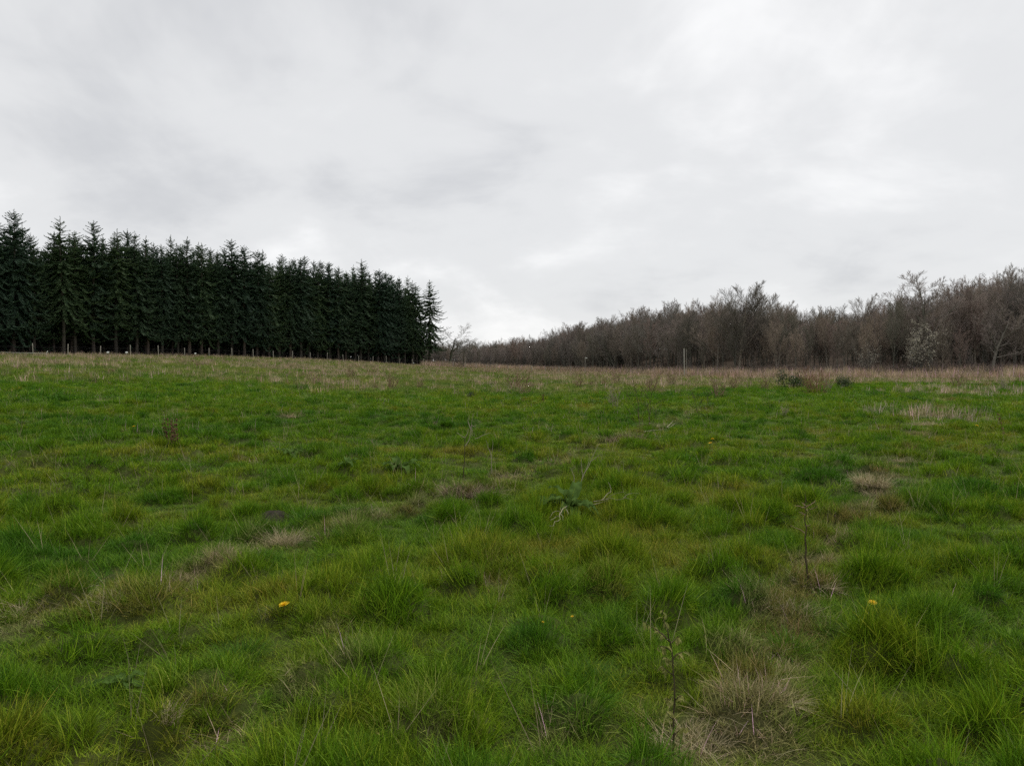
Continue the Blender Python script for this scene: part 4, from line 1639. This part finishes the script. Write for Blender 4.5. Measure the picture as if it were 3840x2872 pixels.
for a in (('dock', 652, 1672, 1552, 'dark red brown dead dock spikes standing at the left of the field', 'dead_dock'),
          ('spike3', 2038, 1512, 1462, 'short dark seed spike in the green just right of centre', 'dead_dock'),
          ('spike', 3785, 1660, 1515, 'knobbly dark seed stalk leaning near the right edge', 'dead_dock'),
          ('dark', 350, 1812, 1660, 'thin dark weed with a small branched top at the left', 'thin_weed'),
          ('brown', 1182, 1440, 1378, 'leaning brown stalks left of the thick brown clump below the plantation'),
          ('brown', 1322, 1425, 1358, 'thick brown clump of stalks below the plantation, left of the shrubby one'),
          ('brown', 1392, 1412, 1362, 'small brown stalks between two thicker clumps below the plantation'),
          ('brown', 1470, 1462, 1382, 'shrubby brown clump of fine stalks below the end of the plantation'),
          ('brown', 1950, 1462, 1362, 'tall wispy brown stalks with dark leaves at their foot near the middle'),
          ('brown', 2170, 1452, 1388, 'single dark brown stalk left of the rusty clumps'),
          ('brown', 2312, 1440, 1378, 'rusty clump of stalks, left one of the row before the pole'),
          ('pale', 2308, 1520, 1440, 'pale upright stems in the green in front of the rusty clumps'),
          ('dark', 2410, 1610, 1400, 'tall dark branching weed in mid field right of centre', 'tall_weed'),
          ('brown', 2440, 1470, 1385, 'bushy rusty stalks behind the tall dark branching weed'),
          ('brown', 2520, 1442, 1382, 'rusty stalks just left below the pale pole'),
          ('dark', 2640, 1560, 1430, 'thin dark two-stemmed weed below and right of the pale pole', 'tall_weed'),
          ('brown', 2692, 1490, 1400, 'brown forked stalks right of the pale pole'),
          ('brown', 2745, 1462, 1390, 'pale brown stalks between the forked stalks and the dark bush'),
          ('brown', 2868, 1462, 1398, 'brown stalks beside the left side of the dark bush'),
          ('red', 3058, 1478, 1350, 'tall red brown feathery shrub right of the dark bush', 'red_shrub'),
          ('pale', 3110, 1462, 1405, 'pale tangled stems right of the red brown shrub'),
          ('brown', 3590, 1452, 1385, 'brown twiggy weed in the bleached grass at the right'),
          ('dark', 3665, 1478, 1420, 'dark leaning twigs in front of the bleached grass at the right'),
          ('pale', 3760, 1462, 1400, 'pale weed stems near the right edge below the wood'),
          ('pale', 2940, 1562, 1510, 'small pale forked stem in the green right of centre'),
          ('dark', 3385, 1620, 1525, 'upright thin weed in the dry clump at the right')):
    weed(*a)
for i in range(70):
    for _ in range(50):
        x = rng.uniform(-75, 60)
        y = rng.uniform(36, 150)
        u = x / y
        if abs(u) > .70 or y > float(np.interp(u, EDGE_U, EDGE_D)) - 4:
            continue
        if far_brown(np.array([x]), np.array([y]))[0] > .4:
            break
    pr = WEED['brown'][i % 2]
    t = thing('dead_weed', 'small dead brown weed among many in the far brown band of the field', 'weed', (x, y, gz(x, y) - .02), rng.uniform(0, 6.28),
              rng.uniform(.7, 1.4), 'small dead weeds of the far brown band')
    for nm, me in pr[0]:
        link(nm, me, t)


def leafy_bush(px, base, top, wide, label):
    x, y, z = at(px, base)
    h = (base - top) / F * y
    t = thing('green_bush', label, 'bush', (x, y, z - .02), rng.uniform(0, 6.28))
    a, b, tips = grow(rng, dict(WSPEC, stems=7, stem_spread=.6), 1.0, .012)
    zt = max(v[2] for v in b.v)
    t.scale = (h / zt * wide, h / zt * wide, h / zt)
    link('stems', a.mesh('bush_stems', MAT['dark_stem']), t)
    n = 1700
    tp = np.array([tuple(q) for q in tips])
    c = tp[R.choice(len(tp), n)] + R.normal(0, .06, (n, 3))
    d1, d2 = R.normal(0, 1, (n, 3)), R.normal(0, 1, (n, 3))
    d1 /= np.linalg.norm(d1, axis=1, keepdims=True)
    d2 = np.cross(d1, d2)
    d2 /= np.linalg.norm(d2, axis=1, keepdims=True)
    s = R.uniform(.016, .034, (n, 1))
    V = np.stack([c - d1 * s, c - d2 * s * .45, c + d1 * s, c + d2 * s * .45], 1).reshape(-1, 3)
    link('leaves', mesh_np('bush_leaves', V, [(np.arange(n) * 4)[:, None] + np.array([[0, 1, 2, 3]])], MAT['bush_leaf']), t)


leafy_bush(2965, 1456, 1390, 1.05, 'round dark green bush in the brown band right of the pale pole')
leafy_bush(3172, 1456, 1412, 1.0, 'small dark green bush right of the red brown shrub')
leafy_bush(1770, 1488, 1466, 1.3, 'tiny dark green bushlet in the far green near the middle')


def tussock(name, px, py, label, mat, parts, group, flat=0):
    x, y, z = at(px, py)
    v, fl = merge([blades(*p_[0], **p_[1]) for p_ in parts])
    o = link(name, mesh_np(name, v, fl, MAT[mat]), None, (x, y, z - .01), (0, 0, rng.uniform(0, 6.28)))
    if name == 'straw_tussock':
        o.scale = (rng.uniform(1.15, 1.6), rng.uniform(.6, .9), rng.uniform(.7, .95))
    return tag(o, label, 'tussock', group)


def green(px, py, r, L, label, mat='lush', n=330):
    tussock('grass_tussock', px, py, label, mat, [((n, r * .42, L * .28, L * .62), dict(width=max(.0036, .0006 * at(px, py)[1]), lean=(.05, .95), bend=(.4, 1.5), outward=.9, segs=4))], 'large green grass tussocks')


def straw(px, py, r, L, label, mat='straw', n=240, lean=(.3, 1.5)):
    y = at(px, py)[1]
    wd = max(.0034, .0007 * y)
    if mat == 'straw_dark':
        r, L, n = r * 1.25, L * 1.35, int(n * 1.6)
    tussock('straw_tussock', px, py, label, mat, [((n, r * .72, L * .25, L * .66), dict(width=wd, lean=lean, bend=(-.3, 1.6), outward=.25, segs=4)),
                                                           ((n // 6, r * .75, L * .3, L * .85), dict(width=wd, lean=lean, bend=(-.2, .9), outward=.5, segs=4))], 'dry straw tussocks')


green(1300, 2010, .20, .34, 'big glossy green tussock beside the spiky straw clump left of centre')
green(1340, 1990, .16, .28, 'bright green tussock joined to the right side of the big glossy one')
green(2960, 2450, .17, .34, 'large arching green tussock beside the flattened dry patch at lower right', 'lush', 420)
green(1760, 2075, .18, .26, 'deep green tussock near the middle of the picture', 'lush_dark')
green(900, 2470, .22, .30, 'deep green upright tussock below the largest dandelion', 'lush_dark', 420)
green(3450, 2330, .24, .30, 'broad green tussock in the lower right grass', 'lush', 420)
green(3560, 1950, .28, .28, 'round green tussock at the right, above the lower dandelion', 'lush_dark', 380)
green(2440, 1745, .30, .30, 'dark green tussock right of the dry stems in mid field', 'lush_dark', 380)
green(2560, 1720, .34, .32, 'dark lush tussock below the pair of dandelions', 'lush_dark', 380)
green(1000, 2110, .2, .3, 'blue green broad bladed tuft right of the row of straw', 'lush_dark')
green(1680, 1590, .32, .30, 'dark green hump of grass left of the forked stalk', 'lush_dark')
green(3480, 2120, .22, .30, 'dark tussock right of the bare sapling', 'lush_dark', 380)
green(3700, 2640, .20, .32, 'bright tussock in the bottom right corner grass', 'lush', 420)
green(2230, 2560, .18, .3, 'dark tussock left of the leafy young tree', 'lush_dark', 420)
straw(1060, 2045, .12, .40, 'spiky straw clump with long stiff stems left of centre', lean=(.1, 1.1))
straw(1760, 1850, .26, .26, 'brown matted tussock like a thatch near the middle', 'straw_dark', 420)
straw(1900, 1800, .20, .24, 'smaller brown matted tussock right of the thatch-like one', 'straw_dark', 300)
straw(2300, 1655, .30, .30, 'dark dead clump left of the dry stems in mid field', 'straw_dark', 320)
straw(2375, 1645, .26, .28, 'dark straw clump right of the dark dead clump', 'straw_dark', 300)
straw(2470, 1605, .30, .34, 'pale straw clump behind the lying stems in mid field')
straw(3265, 1815, .22, .34, 'bushy pale straw clump at the right, the largest upright one', n=420, lean=(.1, 1.0))
straw(3325, 1872, .20, .26, 'lower darker half of the straw pair at the right', 'straw_dark', 340)
straw(3390, 1735, .32, .28, 'flattened straw patch above the bushy straw clump', n=320)
straw(3490, 1600, .36, .42, 'loose straw clump with long bents at the right', n=300, lean=(.1, 1.2))
straw(3140, 2005, .18, .26, 'pale straw tuft just right of the bare sapling', n=260)
straw(3050, 2180, .12, .20, 'broken straw around the foot of the bare sapling', n=160)
straw(2910, 2280, .20, .24, 'straw fringe above the arching green tussock', n=300, lean=(.1, 1.2))
straw(2850, 2600, .18, .20, 'flattened dry patch right of the leafy young tree', n=260, lean=(.8, 1.6))
straw(2600, 2810, .14, .26, 'upright straw around the foot of the leafy young tree', n=360, lean=(.1, 1.2))
straw(840, 2095, .12, .26, 'thin straw tuft behind the blue green tuft', n=140, lean=(.0, .8))
straw(670, 2200, .22, .20, 'brown straw mat in the row, left of the blue green tuft', 'straw_dark', 300)
straw(445, 2230, .18, .22, 'straw topped hump in the row at lower left', n=260)
straw(110, 2300, .16, .28, 'straw hump near the left edge', n=260)
straw(60, 2440, .20, .20, 'flat dry litter at the left edge below the straw hump', n=200, lean=(1.0, 1.6))
straw(1090, 1560, .34, .30, 'pale straw mound in the mid field left of centre', n=300)
straw(640, 2680, .06, .18, 'small feathery straw tuft in the near grass at lower left', n=90, lean=(0, .7))
straw(950, 1742, .26, .24, 'straw tuft just left of the upright dark dock', n=200)
straw(1680, 1690, .24, .22, 'pale straw tuft left of the forked stalk', n=160)
straw(1420, 1505, .4, .36, 'far straw tuft below the shrubby brown clump', n=150)

# low mound of dark earth
x, y, z = at(1025, 1952)
V, Q = [], []
nr_, na_2 = 10, 24
for i in range(nr_ + 1):
    t = i / nr_
    for j in range(na_2):
        a = 6.283 * j / na_2
        r = .20 * t * (1 + .08 * math.sin(3 * a))
        V.append((r * math.cos(a) * 1.15, r * math.sin(a), .11 * math.cos(t * 1.5) - .02 + random.uniform(-.006, .006)))
for i in range(nr_):
    for j in range(na_2):
        j2 = (j + 1) % na_2
        Q.append((i * na_2 + j, (i + 1) * na_2 + j, (i + 1) * na_2 + j2, i * na_2 + j2))
o = link('earth_mound', mesh_np('earth_mound', V, [np.array(Q)], MAT['earth'], True), None, (x, y, z))
tag(o, 'low dark rounded earth mound behind the spiky straw clump', 'mound')
